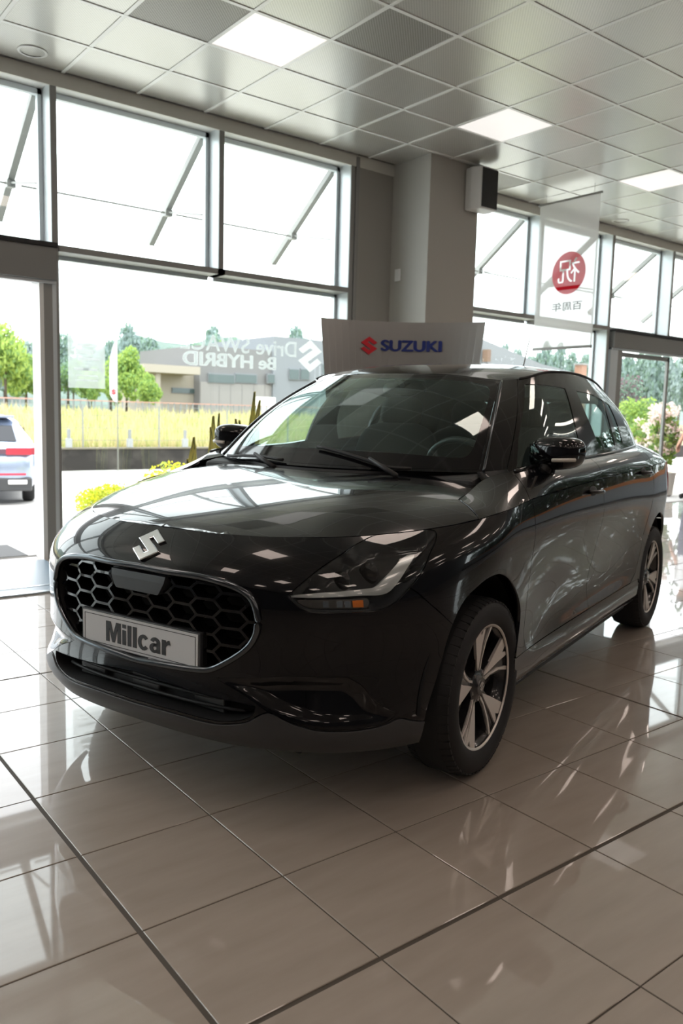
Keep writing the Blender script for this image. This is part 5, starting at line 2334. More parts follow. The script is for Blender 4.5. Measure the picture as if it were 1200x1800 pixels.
for k in range(12000):
    t = r2.random() ** 1.6
    Y = YW + .6 + (43 - YW) * t
    X = r2.uniform(.1, .62) * Y * 1.25 - 1
    z = WT - .06 + (RB - WT + .06) * (Y - YW - .25) / (44 - YW)
    h_ = r2.uniform(.15, .55) * (1.0 if r2.random() < .8 else 1.3)
    a = r2.uniform(0, PI)
    w_ = .02 + .03 * t
    lx, ly = r2.uniform(-.12, .12), r2.uniform(-.12, .12)
    c, s = math.cos(a) * w_, math.sin(a) * w_
    gm.add([(X - c, Y - s, z - .02), (X + c, Y + s, z - .02), (X + lx, Y + ly, z + h_)], [(0, 1, 2)], 0 if r2.random() < .62 else 1)
gr = gm.build('meadow_grass', [M_gr1, M_gr2], fixn=False)
tag(gr, 'tall dry yellow grass covering the meadow behind the wall', 'grass', kind='stuff')

# wire fence on the wall
M_wire = mat('fence_wire', (.22, .22, .20), rough=.6)
fe = empty('wire_fence', (5, YW + .2, WT + .002))
tag(fe, 'thin wire fence with slender posts standing on the low wall', 'fence')
for k in range(-4, 16):
    MB().bar((k * 2.3 + .9, 0, 0), (k * 2.3 + .9, 0, 1.2), .035, .035).build('post', M_wire, fe)
for z in (.2, .55, .9, 1.18):
    MB().bar((-9, 0, z), (36, 0, z), .01, .01).build('wire', M_wire, fe)
# small white markers on the wall
for k, (px, lab) in enumerate(((121, 'short white marker post on the wall just right of the door jamb'), (228, 'short white marker post on the wall below the feather flag'), (325, 'short white marker post on the wall left of the snake plants'))):
    P = atY(px, 786, YW + .05)
    b = empty('marker_post', (P[0], YW + .05, WT))
    tag(b, lab, 'post', 'white marker posts on the wall')
    MB().box(-.08, .08, -.06, .06, 0, .26).build('base', mat('marker_pale', (.30, .30, .30), rough=.7), b, bevel=.01)
    MB().box(-.04, .04, -.035, .035, .26, .52).build('stem', mat('marker_grey', (.22, .22, .22), rough=.6), b, bevel=.008)

# feather flag
YF = YW - .3
Pf = atY(207, 786, YF)
ff = empty('feather_flag', (Pf[0], YF, GZ))
tag(ff, 'white feather flag on a tall thin pole by the wall', 'flag')
zt = atY(207, 598, YF)[2] - GZ
z0_ = atY(207, 707, YF)[2] - GZ
pw_ = 15.15 / 1420 / .78 * 15
MB().tube([(0, 0, 0), (0, 0, zt * .7), (.0, 0, zt + .02)], [.02, .014, .006], 6).build('pole', M_wire, ff, smooth=True)
prf = [(0, zt), (-.05, zt - .04), (-.12, zt - .22), (-.18, zt - .5), (-.20, zt - .9), (-.19, z0_ + .2), (-.10, z0_ + .04), (0, z0_)]
prf = [(0.0 + x * 1.15, z) for x, z in prf]
n = len(prf)
MB().add([(x, 0, z) for x, z in prf] + [(x * .5, .03, z) for x, z in prf], [tuple(range(n))] + [(i, (i + 1) % n, n + (i + 1) % n, n + i) for i in range(n)]).build('cloth', fabric_mat('flag_cloth', (.82, .83, .84), 0, .5), ff, fixn=False)
t_ = text_mesh('flag_lettering', 'SUZUKI', .1, mat('flag_blue', (.25, .30, .42), rough=.6), ff)
fit_text(t_, .85, .12)
t_.matrix_basis = Matrix(((0, -1, 0, -.12), (0, 0, -1, -.01), (1, 0, 0, (zt + z0_) / 2 + .1), (0, 0, 0, 1)))
MB().prism([(x * .17 - .11, y * .17) for x, y in S_LOGO], -.005, .005, M=Matrix(((1, 0, 0, 0), (0, 0, 1, -.012), (0, 1, 0, z0_ + .28), (0, 0, 0, 1)))).build('flag_emblem', M_red, ff)

# far railing
rl = empty('metal_railing', (0, 44, RB))
tag(rl, 'long metal railing with upright bars at the far edge of the meadow', 'railing')
M_rail = mat('railing_grey', (.20, .21, .22), rough=.5)
M_rail_red = mat('railing_top', (.45, .25, .2), rough=.6)
RH = RT - RB
MB().bar((4, 0, RH), (60, 0, RH), .07, .06).build('top_rail', M_rail_red, rl)
MB().bar((4, 0, .06), (60, 0, .06), .05, .05).build('bottom_rail', M_rail, rl)
me_bar = None
for k in range(100):
    xb_ = 10 + k * .40
    if me_bar is None:
        ob_ = MB().bar((0, 0, .0), (0, 0, RH), .09, .05).build('bar', M_rail, rl)
        me_bar = ob_.data
        ob_.location = (xb_, 0, 0)
    else:
        shared('bar', me_bar, rl, (xb_, 0, 0))

# ---- commercial building across the field
YB = 62.0


def bpx(px, py, Y=YB):
    return atY(px, py, Y)


bd = empty('commercial_building', (bpx(400, 705)[0], YB, 1.0))
tag(bd, 'grey commercial building with ribbon windows seen through the large pane', 'building')
ob0 = np.array([bpx(400, 705)[0], YB, 1.0])
M_b1 = mat('panel_grey', (.165, .16, .165), rough=.8)
M_b2 = mat('panel_pale', (.24, .225, .22), rough=.8)
M_b3 = mat('panel_blue_grey', (.19, .20, .22), rough=.8)
M_bc = mat('canopy_cream', (.34, .30, .255), rough=.8)
M_wg = mat('dark_glazing', (.06, .085, .085), rough=.1)


def bblock(name, x0, x1, ytop, ybot, dY, depth, m, lit=None):
    a, b = bpx(x0, ybot, YB + dY), bpx(x1, ytop, YB + dY)
    zt_ = bpx((x0 + x1) / 2, ytop, YB + dY)[2]
    zb_ = bpx((x0 + x1) / 2, ybot, YB + dY)[2] if ybot < 719 else RB - .02
    return MB().box(a[0] - ob0[0], b[0] - ob0[0], dY, dY + depth, zb_ - 1, zt_ - 1).build(name, m, bd)


bblock('main_block', 350, 482, 612, 720, 0, 12, M_b1)
bblock('plinth_band', 352, 480, 674, 720, -.08, 1, M_b2)
bblock('right_block', 479, 640, 598, 722, -.3, 12, M_b3)
bblock('side_wing', 276, 352, 656, 720, 1.0, 8, M_bc)
bblock('canopy', 254, 352, 642, 656, -2.0, 8, M_bc)
bblock('canopy_column', 274, 282, 656, 720, -1.6, .5, M_bc)
for (x0, x1, y0, y1) in ((366, 413, 657, 674), (413, 452, 657, 674), (470, 484, 657, 674), (508, 527, 648, 668), (528, 545, 648, 668), (302, 350, 682, 692), (566, 600, 640, 660)):
    dY = -.38 if x0 > 500 or x0 == 470 else -.1
    if x0 == 302:
        dY = .95
    wdw = bblock('window', x0, x1, y0, y1, dY - .05, .2, M_b3)
    bblock('pane', x0 + 1.2, x1 - 1.2, y0 + 1.5, y1 - 1.5, dY - .09, .1, M_wg).parent = wdw
for x in (385, 405, 425, 445, 465):
    bblock('panel_joint', x, x + .8, 676, 720, -.1, .1, M_b1)
bblock('small_sign', 452, 484, 698, 720, -6, .3, M_white)


# ---- trees
def leaf_mesh(name, blobs, n, size, m, seed):
    r = random.Random(seed)
    mbx = MB()
    for (cx, cy, cz, rx, ry, rz) in blobs:
        for k in range(n):
            while True:
                a, b, c = r.uniform(-1, 1), r.uniform(-1, 1), r.uniform(-1, 1)
                d = a * a + b * b + c * c
                if .25 < d <= 1:
                    break
            p = np.array([cx + a * rx, cy + b * ry, cz + c * rz])
            u1 = np.array([r.gauss(0, 1), r.gauss(0, 1), r.gauss(0, 1)])
            u1 /= np.linalg.norm(u1)
            u2 = np.cross(u1, [r.gauss(0, 1), r.gauss(0, 1), r.gauss(0, 1)])
            u2 /= np.linalg.norm(u2) + 1e-9
            s = size * r.uniform(.6, 1.3)
            mbx.add([p - u1 * s, p + u2 * s * .6, p + u1 * s, p - u2 * s * .6], [(0, 1, 2, 3)], r.randrange(len(m)))
    me = bpy.data.meshes.new(name)
    me.from_pydata(mbx.v, [], mbx.f)
    for q in m:
        me.materials.append(q)
    me.polygons.foreach_set('material_index', mbx.mi)
    return me


M_lf_a = fabric_mat('leaf_bright', (.38, .50, .14), 0, .45)
M_lf_b = fabric_mat('leaf_mid', (.21, .33, .12), 0, .4)
M_lf_c = fabric_mat('leaf_far_hazed', (.22, .31, .24), 0, .35)  # greyed green, distance haze put into the colour
M_lf_d = fabric_mat('leaf_far_hazed_blue', (.30, .38, .37), 0, .35)  # paler and bluer, more aerial haze painted into the leaves
M_bark = mat('bark', (.09, .07, .05), rough=.95)
M_lf_y = fabric_mat('leaf_yellow', (.80, .72, .06), 0, .4)
M_lf_yg = fabric_mat('leaf_yellow_green', (.52, .58, .08), 0, .4)


def crown(seed, mats, n=420, size=.16):
    r = random.Random(seed)
    bl = [(0, 0, .62, .30, .30, .34)]
    for k in range(7):
        a = 2 * PI * k / 7 + r.uniform(-.3, .3)
        q = r.uniform(.20, .30)
        bl.append((q * math.cos(a), q * math.sin(a), r.uniform(.38, .72), r.uniform(.18, .26), r.uniform(.18, .26), r.uniform(.16, .24)))
    bl.append((r.uniform(-.1, .1), r.uniform(-.1, .1), .82, .2, .2, .18))
    return leaf_mesh('crown', bl, n, size * .22, mats, seed)


CR_A = [crown(11, [M_lf_a, M_lf_b, M_lf_a]), crown(12, [M_lf_a, M_lf_a, M_lf_b])]
CR_B = [crown(21, [M_lf_b, M_lf_c]), crown(22, [M_lf_b, M_lf_b, M_lf_a])]
CR_C = [crown(31, [M_lf_c, M_lf_d]), crown(32, [M_lf_d, M_lf_d, M_lf_c])]
trunk_me = None


def tree(px, ytop, wpx, D, crowns, lab, group, gz=None, k=0):
    gz = RB if gz is None else gz
    global trunk_me
    top = atD(px, ytop, D)
    H = top[2] - gz
    W = wpx / FPX * D
    r = empty('tree', (top[0], top[1], gz), rng.uniform(0, 6))
    tag(r, lab, 'tree', group)
    c = shared('crown', crowns[k % len(crowns)], r, (0, 0, 0))
    c.scale = (W / .95, W / .95, H)
    if trunk_me is None:
        t_ = MB().tube([(0, 0, 0), (.01, 0, .3), (0, .01, .6)], [.03, .022, .012], 7).build('trunk', M_bark, r, smooth=True)
        trunk_me = t_.data
    else:
        t_ = shared('trunk', trunk_me, r, (0, 0, 0))
    t_.scale = (max(1, H * .8), max(1, H * .8), H)
    return r


near_t = [(8, 566, 95, 48, CR_A, 'bright green tree at the left edge, nearest behind the meadow'), (46, 622, 66, 54, CR_B, 'smaller dark tree beside the left edge tree'),
          (-55, 575, 100, 50, CR_A, 'green tree just out of frame at far left')]
for k, t in enumerate(near_t):
    tree(*t[:5], t[5], 'trees across the meadow', k=k)
mid = [(128, 630, 66, 84), (160, 644, 50, 58), (222, 608, 72, 54), (262, 655, 46, 50), (196, 658, 40, 51), (292, 618, 66, 100), (338, 603, 66, 130), (390, 600, 66, 92), (440, 604, 66, 100)]
ml = ['rounded tree right of the door jamb behind the railing', 'low tree behind the window poster', 'bright tree directly behind the feather flag', 'low shrubby tree left of the canopy', 'low tree at the foot of the feather flag', 'tree rising above the canopy roof', 'tree above the left end of the grey building', 'tree above the middle of the grey building', 'tree above the right of the grey building']
for k, (a, b, c, d) in enumerate(mid):
    tree(a, b, c, d, CR_A if k in (2, 3, 4) else CR_B, ml[k], 'trees across the meadow', k=k)

# wooded ridge far behind: one big hill and a row of individual far trees
hv = []
for i in range(61):
    X = -120 + 520 * i / 60
    hz = 9 + 3.0 * math.sin(i * .5) + 1.5 * math.sin(i * 1.3)
    hv += [(X, 150, 0), (X, 190, hz * 1.0), (X, 240, hz * 2.1)]
hl_ = MB().add(hv, [(i * 3 + j, i * 3 + j + 1, (i + 1) * 3 + j + 1, (i + 1) * 3 + j) for i in range(60) for j in range(2)]).build('hill', mat('hill_woods_hazed', (.085, .12, .105), rough=1.0, noise=(.12, (.12, .16, .14), .35, .65)), smooth=True)  # distance haze is mixed into the greyed green of the woods
tag(hl_, 'hazy wooded ridge on the horizon', 'hill', kind='structure')
ORD = ['first', 'second', 'third', 'fourth', 'fifth', 'sixth', 'seventh', 'eighth', 'ninth', 'tenth']
k = 0
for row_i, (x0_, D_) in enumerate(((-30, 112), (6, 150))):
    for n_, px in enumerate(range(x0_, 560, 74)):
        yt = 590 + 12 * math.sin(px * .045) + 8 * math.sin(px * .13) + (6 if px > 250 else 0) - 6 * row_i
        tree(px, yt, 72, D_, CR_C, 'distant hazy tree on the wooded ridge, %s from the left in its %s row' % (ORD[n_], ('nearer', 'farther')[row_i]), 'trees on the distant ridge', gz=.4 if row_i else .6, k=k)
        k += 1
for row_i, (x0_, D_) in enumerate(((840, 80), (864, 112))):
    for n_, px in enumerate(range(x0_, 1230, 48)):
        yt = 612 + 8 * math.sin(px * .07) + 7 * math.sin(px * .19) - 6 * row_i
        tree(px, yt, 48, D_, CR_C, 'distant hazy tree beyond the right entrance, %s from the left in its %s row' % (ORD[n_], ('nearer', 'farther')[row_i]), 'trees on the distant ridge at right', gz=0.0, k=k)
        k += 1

# ---- low yellow green hedge along the glass
def hedge(P0, P1, n, r, h, lab, mats, nl=500, size=.035, name='hedge', grp=None, wob=.15):
    c0 = (np.array(P0) + np.array(P1)) / 2
    rt = empty(name, tuple(c0))
    tag(rt, lab, 'hedge' if name == 'hedge' else 'bush', grp)
    bl = []
    for i in range(n):
        t = i / max(1, n - 1)
        p = np.array(P0) + (np.array(P1) - np.array(P0)) * t - c0
        bl.append((p[0] + rng.uniform(-wob, wob) * r, p[1] + rng.uniform(-wob, wob) * r, h * .5, r, r, h * .55 * rng.uniform(.85, 1.1)))
    me = leaf_mesh('foliage', bl, nl, size, mats, 5 + n)
    shared('foliage', me, rt, (0, 0, 0))
    st_ = MB()
    for b in bl:
        st_.tube([(b[0], b[1], 0), (b[0] + .03, b[1], h * .6)], [.02, .008], 5)
    st_.build('stems', M_bark, rt)
    return rt


hedge((4.40, 9.0, gz_at(9.0)), (11.0, 9.0, gz_at(9.0)), 26, .40, .64, 'low yellow flowering hedge outside along the glass', [M_lf_y, M_lf_yg, M_lf_y, M_lf_yg, M_lf_a], 1500, .024)
hedge((3.42, 9.0, gz_at(9.0)), (3.72, 9.0, gz_at(9.0)), 3, .22, .38, 'low rounded yellow green bush ending the flowering hedge', [M_lf_y, M_lf_yg, M_lf_yg], 1200, .02, name='bush', wob=0)

# ---- right hand side outside
gb2 = empty('grey_house', (30, 24, 0))
Yg = 26.0
og = np.array([atY(890, 690, Yg)[0], Yg, 0.0])
gb2.location = tuple(og)
tag(gb2, 'long grey building with sloping parapet seen right of the display board', 'building')
q = [atY(838, 592, Yg), atY(952, 640, Yg), atY(1060, 668, Yg), atY(1060, 740, Yg), atY(838, 730, Yg)]
for q__ in q[3:]:
    q__[2] = -.05
nq = len(q)
MB().add([tuple(p - og) for p in q] + [tuple(p - og + np.array([0, 6, 0])) for p in q], [tuple(range(nq)), tuple(range(2 * nq - 1, nq - 1, -1))] + [(i, nq + i, nq + (i + 1) % nq, (i + 1) % nq) for i in range(nq)]).build('wall', mat('panel_grey_light', (.19, .195, .205), rough=.8), gb2)
p_ = atY(856, 636, Yg - .3) - og
MB().box(p_[0] - .12, p_[0] + .12, -.4, -.1, p_[2] - .0, p_[2] + .55).build('flue', mat('flue_brown', (.16, .10, .07), rough=.8), gb2)
for k in range(8):
    a = atY(842 + k * 14, 655 + k * 2, Yg - .1) - og
    MB().box(a[0], a[0] + .04, -.12, -.02, a[2] - 1.2, a[2] + .5).build('panel_joint', M_b1, gb2)
ch = atY(1020, 655, 24) - np.array([0, 0, 0])
ct = empty('brick_stack', (ch[0], 24, 0))
tag(ct, 'small brick chimney stack above the grey parapet', 'chimney')
MB().box(-.2, .2, -.2, .2, 0, ch[2] + .35).build('shaft', mat('brick_dull', (.30, .16, .11), rough=.9), ct)
MB().box(-.25, .25, -.25, .25, ch[2] + .35, ch[2] + .42).build('cap', M_b2, ct)

bushes = [((1100, 668, 22), 60, 1.3, [M_lf_c, fabric_mat('leaf_plum', (.22, .15, .17), 0, .3)], 'plum coloured bush behind the right entrance glass'),
          ((1122, 705, 16), 66, 1.0, [M_lf_a, M_lf_b, M_lf_a], 'bright green bush behind the right entrance glass'),
          ((1094, 742, 18.0), 40, .7, [M_lf_d, M_lf_c], 'dull grey green shrub beside the car tail')]
for (px, py, D), wpx, h_, ms, lab in bushes:
    P = atD(px, py, D)
    r_ = wpx / FPX * D / 2
    b = empty('bush', (P[0], P[1], gz_at(P[1])))
    tag(b, lab, 'bush')
    zc = P[2] - gz_at(P[1])
    bl = [(0, 0, zc * .5, r_, r_, zc * .55)] + [(r_ * .6 * math.cos(a), r_ * .6 * math.sin(a), zc * .75, r_ * .6, r_ * .6, zc * .3) for a in (0, 1.3, 2.6, 3.9, 5.1)]
    shared('foliage', leaf_mesh('foliage', bl, 420, r_ * .10, ms, int(px)), b, (0, 0, 0))
    MB().tube([(0, 0, 0), (.02, 0, zc * .7)], [.05, .02], 6).build('stem', M_bark, b)

M_petal = fabric_mat('petal_pink_white', (.85, .66, .62), 0, .3)
M_petal2 = fabric_mat('petal_pale', (.90, .82, .76), 0, .3)


def flower_bush(px, py_top, py_bot, wpx, D, lab, pot=None):
    top, bot = atD(px, py_top, D), atD(px, py_bot, D)
    r_ = wpx / FPX * D / 2
    b = empty('flowering_shrub', (top[0], top[1], gz_at(top[1])))
    tag(b, lab, 'shrub')
    H = top[2] - gz_at(top[1])
    z0 = .42 if pot else .1
    bl = [(0, 0, (H + z0) / 2, r_, r_, (H - z0) / 2)]
    shared('foliage', leaf_mesh('foliage', bl, 900, .05, [M_lf_b, M_lf_a], int(px)), b, (0, 0, 0))
    bl2 = [(r_ * .8 * math.cos(a) * q, r_ * .8 * math.sin(a) * q, z0 + (H - z0) * f, .12, .12, .10) for a, q, f in [(rng.uniform(0, 6.28), rng.uniform(.5, 1.1), rng.uniform(.3, 1.0)) for _ in range(34)]]
    shared('blossoms', leaf_mesh('blossoms', bl2, 60, .03, [M_petal, M_petal2], int(px) + 1), b, (0, 0, 0))
    MB().tube([(0, 0, 0), (.03, 0, H * .6)], [.03, .012], 6).build('stem', M_bark, b)
    if pot:
        MB().lathe([(0, 0), (.16, 0), (.20, .03), (.235, .36), (.245, .40), (.22, .40), (.21, .37), (0, .36)], 28).build('planter', mat('planter_cream', (.62, .56, .50), rough=.7), b, smooth=.6)
    return b


flower_bush(1128, 736, 850, 62, 14.6, 'flowering shrub with pale pink blossoms seen through the sliding glass leaf')
Pp = atz(1168, 873, -.02)
Dp = float((Pp - CAM) @ CF)
flower_bush(1170, 715, 873, 50, Dp, 'tall pink flowering shrub in a cream planter outside the right door', pot=True)

# hedge and wall-side greenery seen only in the car's paint
M_lf_e = fabric_mat('leaf_evergreen', (.030, .055, .028), 0, .25)
M_lf_f = fabric_mat('leaf_evergreen_light', (.06, .10, .05), 0, .25)
hedge((17.2, -7, -.02), (17.2, 3.6, -.02), 14, .9, 2.6, 'tall dark hedge outside the side glazing', [M_lf_e, M_lf_e, M_lf_f], 1800, .075)
hedge((21.5, -9, -.02), (21.5, 10.5, -.02), 12, 1.6, 5.2, 'row of taller evergreen shrubs behind the side hedge', [M_lf_e, M_lf_f], 2200, .11)


# ---- parked car outside
def simple_car(name, paint, lab):
    """compact crossover, rear at x=0, nose at +x"""
    r = empty(name)
    tag(r, lab, 'car')
    LN, W = 4.25, .91
    st = [(0.0, .60), (.06, .80), (.25, .90), (.8, .91), (2.0, .91), (3.3, .90), (3.85, .82), (4.15, .66), (4.25, .45)]
    rows = []
    for z, k, dx in ((.30, .93, .10), (.42, .98, .02), (.60, 1.0, .0), (.78, 1.0, .02), (.92, .985, .07), (1.02, .95, .14)):
        rw = [(dx, 0, z + .0), (dx, .32, z)]
        for x, y in st[1:]:
            hood = 0 if x < 3.2 or z < .9 else -(x - 3.2) * .22
            rw.append((max(x, 0) + dx * max(0, 1 - x / .8), y * k, z + hood))
        rw.append((LN, 0, z + (-(1.05) * .22 if z >= .9 else 0)))
        rows.append(rw)
    net = np.array(rows)
    pb = Patch(net, mir0=True, mir1=True, nu=90, nv=16, flip=True)
    P_, N_ = pb.gP, None
    vs = [tuple(p) for p in P_] + [(p[0], -p[1], p[2]) for p in P_]
    k = len(P_)
    fs = pb.gf + [tuple(i + k for i in f[::-1]) for f in pb.gf]
    top = [i for i in range((16 - 1) * 90, 16 * 90)]
    # deck closing the shell at the belt
    MB().add(vs, fs).build('body', paint, r, smooth=True)
    tp = [vs[i] for i in top]
    MB().add([(p[0], p[1], p[2] - .002) for p in tp] + [(p[0], -p[1], p[2] - .002) for p in tp], [(i, i + 1, 90 + i + 1, 90 + i) for i in range(89)]).build('deck', paint, r)
    # cabin
    secs = [(.14, .84, 1.02), (.30, .80, 1.20), (.62, .70, 1.46), (.85, .66, 1.555), (1.5, .66, 1.60), (2.2, .64, 1.57), (2.45, .64, 1.50), (3.2, .72, 1.03)]
    cb = MB()
    ring = []
    nn = 12
    for x, w_, z in secs:
        rw = []
        for j in range(nn + 1):
            a = PI * j / nn
            yy = math.copysign(abs(math.cos(a)) ** .55, math.cos(a)) * (w_ + .12 * (1 - math.sin(a)) * (1 if z > 1.1 else 0))
            zz = 1.0 + (z - 1.0) * abs(math.sin(a)) ** .45
            rw.append((x, yy, zz))
        ring += rw
    cb.add(ring, [(i * (nn + 1) + j, i * (nn + 1) + j + 1, (i + 1) * (nn + 1) + j + 1, (i + 1) * (nn + 1) + j) for i in range(len(secs) - 1) for j in range(nn)])
    cb.build('cabin', paint, r, smooth=True)
    M_g = mat('parked_glass', (.012, .014, .018), rough=.05)
    MB().add([(.225, -.60, 1.13), (.225, .60, 1.13), (.505, .53, 1.40), (.505, -.53, 1.40)], [(0, 1, 2, 3)]).build('rear_window', M_g, r)
    for s_ in (1, -1):
        MB().add([(.75, s_ * .80, 1.10), (2.75, s_ * .80, 1.08), (2.30, s_ * .70, 1.46), (1.0, s_ * .715, 1.49)], [(0, 1, 2, 3)]).build('side_window', M_g, r)
        MB().prism([(-.02, .42), (.0, .83), (.30, .915), (.34, .90), (.1, .80), (.06, .42)], .90, 1.02, M=Matrix.Scale(s_, 4, (0, 1, 0))).build('tail_light', mat('tail_red', (.35, .03, .05), rough=.15), r)
    MB().add([(3.0, -.62, 1.09), (3.0, .62, 1.09), (2.50, .54, 1.47), (2.50, -.54, 1.47)], [(0, 1, 2, 3)]).build('windscreen', M_g, r)
    sp_ = MB().prism([(.50, -.56), (.50, .56), (.95, .60), (.95, -.60)], 1.535, 1.575).build('roof_spoiler', paint, r, bevel=.01)
    MB().box(-.012, .05, -.50, .50, .915, 1.0).build('light_bar', mat('light_bar_plum', (.10, .05, .07), rough=.2), r)
    MB().box(-.03, .03, -.26, .26, .72, .84).build('number_plate', M_white, r)
    MB().box(-.035, .06, -.74, .74, .54, .575).build('reflector_strip', mat('reflector_red', (.40, .03, .06), rough=.3), r, bevel=.006)
    MB().box(-.02, .25, -.84, .84, .26, .50).build('lower_bumper', M_satin, r, bevel=.03)
    for s_ in (1, -1):
        MB().box(-.04, .10, min(s_ * .44, s_ * .76), max(s_ * .44, s_ * .76), .38, .46).build('exhaust_trim', M_chrome, r, bevel=.015)
    for x in (.80, 3.40):
        for s_ in (1, -1):
            wv = MB().lathe([(.20, -.09), (.30, -.105), (.335, -.08), (.34, 0), (.335, .08), (.30, .105), (.20, .09)], 36, 'y').build('wheel', M_rubber, r, smooth=True)
            wv.location = (x, s_ * .79, .34)
            MB().lathe([(0, .05), (.06, .06), (.20, .085), (.205, .06), (.19, -.05)], 10, 'y').build('rim', M_steel, wv).scale = (1, s_, 1)
    return r


M_suv = mat('silver_blue_paint', (.30, .36, .47), rough=.25, metal=.55, coat=.8)
sv = simple_car('parked_car', M_suv, 'silver blue crossover parked outside the left entrance, seen from behind')
Fv, Rv = np.array([.262, .965, 0]), np.array([.965, -.262, 0])
fa = math.atan2(Fv[1], Fv[0])
wc = atz(50, 880, GZ)
Cv = wc - Fv * .80 - Rv * .79
sv.location = (Cv[0], Cv[1], GZ)
sv.rotation_euler = (0, 0, fa)
s2 = copy_tree(sv)
M_suvw = mat('white_car_paint', (.72, .72, .72), rough=.25, coat=.8)
for ch_ in s2.children:
    if ch_.data.materials[0] == M_suv:
        ch_.data = ch_.data.copy()
        ch_.data.materials[0] = M_suvw
q_ = atD(15, 714, 58)
s2.location = (q_[0], q_[1], q_[2] - 1.55)
s2.rotation_euler = (0, 0, 2.9)
s2['label'] = 'white car parked far away beyond the meadow railing'


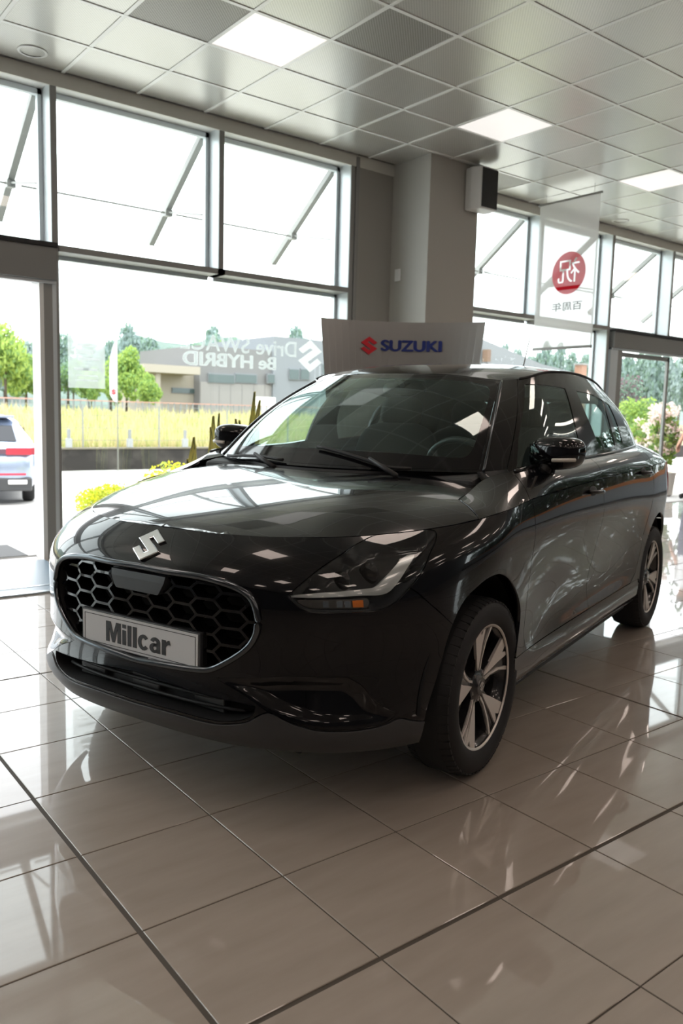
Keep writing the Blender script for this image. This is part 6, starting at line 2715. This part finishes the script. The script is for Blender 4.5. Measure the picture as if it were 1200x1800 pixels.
# ---- person outside the right entrance
def person(loc, rz):
    me = bpy.data.meshes.new('person')
    J = {'pel': (0, 0, .96), 'wai': (0, .0, 1.10), 'che': (0, .01, 1.32), 'nek': (0, .0, 1.48), 'neu': (0, .02, 1.545), 'hea': (0, .03, 1.64), 'top': (0, .02, 1.735),
         'hl': (.10, 0, .92), 'kl': (.105, .02, .50), 'al': (.105, -.02, .09), 'tl': (.12, .14, .03),
         'hr': (-.10, 0, .92), 'kr': (-.105, .03, .50), 'ar': (-.11, -.02, .09), 'tr': (-.13, .14, .03),
         'sl': (.185, 0, 1.42), 'el': (.245, -.03, 1.14), 'wl': (.235, .10, .93), 'pl': (.225, .14, .86),
         'sr': (-.185, 0, 1.42), 'er': (-.245, -.03, 1.14), 'wr': (-.235, .10, .93), 'pr': (-.225, .14, .86)}
    R = {'pel': (.16, .115), 'wai': (.145, .105), 'che': (.165, .115), 'nek': (.065, .06), 'neu': (.055, .055), 'hea': (.078, .095), 'top': (.055, .065),
         'hl': (.09, .095), 'kl': (.062, .065), 'al': (.045, .05), 'tl': (.045, .03), 'hr': (.09, .095), 'kr': (.062, .065), 'ar': (.045, .05), 'tr': (.045, .03),
         'sl': (.062, .062), 'el': (.045, .045), 'wl': (.03, .032), 'pl': (.03, .04), 'sr': (.062, .062), 'er': (.045, .045), 'wr': (.03, .032), 'pr': (.03, .04)}
    E_ = [('pel', 'wai'), ('wai', 'che'), ('che', 'nek'), ('nek', 'neu'), ('neu', 'hea'), ('hea', 'top'), ('pel', 'hl'), ('hl', 'kl'), ('kl', 'al'), ('al', 'tl'), ('pel', 'hr'), ('hr', 'kr'), ('kr', 'ar'), ('ar', 'tr'), ('che', 'sl'), ('sl', 'el'), ('el', 'wl'), ('wl', 'pl'), ('che', 'sr'), ('sr', 'er'), ('er', 'wr'), ('wr', 'pr')]
    keys = list(J)
    V = [J[k_] for k_ in keys]
    ED = [(keys.index(a), keys.index(b)) for a, b in E_]
    rad = [R[k_] for k_ in keys]
    # fingers and thumb
    for s_, w_ in ((1, 'pl'), (-1, 'pr')):
        base = keys.index(w_)
        p = np.array(J[w_])
        for i, (dy, ln) in enumerate(((.030, .070), (.010, .080), (-.010, .075), (-.028, .058))):
            a = p + np.array([0, dy, -.035])
            b = a + np.array([-.012 * s_, .012, -ln * .55])
            c = b + np.array([-.02 * s_, .012, -ln * .40])
            o_ = len(V)
            V += [tuple(a), tuple(b), tuple(c)]
            rad += [(.010, .010), (.009, .009), (.0075, .0075)]
            ED += [(base, o_), (o_, o_ + 1), (o_ + 1, o_ + 2)]
        o_ = len(V)
        V += [tuple(p + np.array([-.02 * s_, .035, .0])), tuple(p + np.array([-.03 * s_, .055, -.035]))]
        rad += [(.012, .012), (.009, .009)]
        ED += [(base, o_), (o_, o_ + 1)]
    me.from_pydata(V, ED, [])
    ob = bpy.data.objects.new('person', me)
    COL.objects.link(ob)
    sk = ob.modifiers.new('skin', 'SKIN')
    for i, (a, b) in enumerate(rad):
        sv_ = me.skin_vertices[0].data[i]
        sv_.radius = (a, b)
        sv_.use_root = i == 0
    sb = ob.modifiers.new('sub', 'SUBSURF')
    sb.levels = sb.render_levels = 2
    dg = bpy.context.evaluated_depsgraph_get()
    m2 = bpy.data.meshes.new_from_object(ob.evaluated_get(dg))
    bpy.data.objects.remove(ob)
    ob = bpy.data.objects.new('person', m2)
    COL.objects.link(ob)
    m2.materials.clear()
    cols = [mat('skin_tone', (.52, .28, .19), rough=.5), mat('white_shirt', (.72, .72, .74), rough=.8), mat('navy_trousers', (.015, .025, .09), rough=.8), mat('dark_shoes', (.02, .02, .02), rough=.4), mat('hair_brown', (.07, .035, .02), rough=.7)]
    for c in cols:
        m2.materials.append(c)
    for p in m2.polygons:
        c = p.center
        z = c.z
        if z > 1.50:
            hair = z > 1.70 or (c.y < .0 and z > 1.58)
            p.material_index = 4 if hair else 0
        elif abs(c.x) > .17 and z < 1.17 and z > .70 and c.y > -.2 and abs(c.x) > .18:
            p.material_index = 0
        elif z > .97:
            p.material_index = 1
        elif z > .10:
            p.material_index = 2
        else:
            p.material_index = 3
        p.use_smooth = True
    ob.location = loc
    ob.rotation_euler = (0, 0, rz)
    tag(ob, 'person in white short-sleeved shirt and navy trousers standing outside the right door', 'person')
    # face details and collar as children
    for s_ in (1, -1):
        MB().superell((s_ * .031, .118, 1.648), (.011, .008, .007), 1, 1, 10, 8).build('eye', mat('eye_white', (.7, .7, .7), rough=.2), ob, smooth=True)
        MB().superell((s_ * .079, .025, 1.635), (.010, .02, .03), 1, 1, 10, 8).build('ear', cols[0], ob, smooth=True)
    MB().superell((0, .13, 1.625), (.012, .02, .022), 1, 1, 10, 8).build('nose', cols[0], ob, smooth=True)
    MB().superell((0, .115, 1.59), (.024, .008, .006), 1, 1, 10, 8).build('mouth', mat('lip_tone', (.40, .14, .12), rough=.5), ob, smooth=True)
    MB().superell((0, .015, 1.685), (.085, .105, .07), 1, 1, 20, 12).build('hair', cols[4], ob, smooth=True)
    MB().lathe([(.066, 1.475), (.074, 1.50), (.068, 1.515)], 20, loc=(0, .012, 0)).build('collar', cols[1], ob, smooth=True)
    return ob


Pq = atz(1214, 878, -.02)
person((Pq[0], Pq[1], -.02), 1.2)
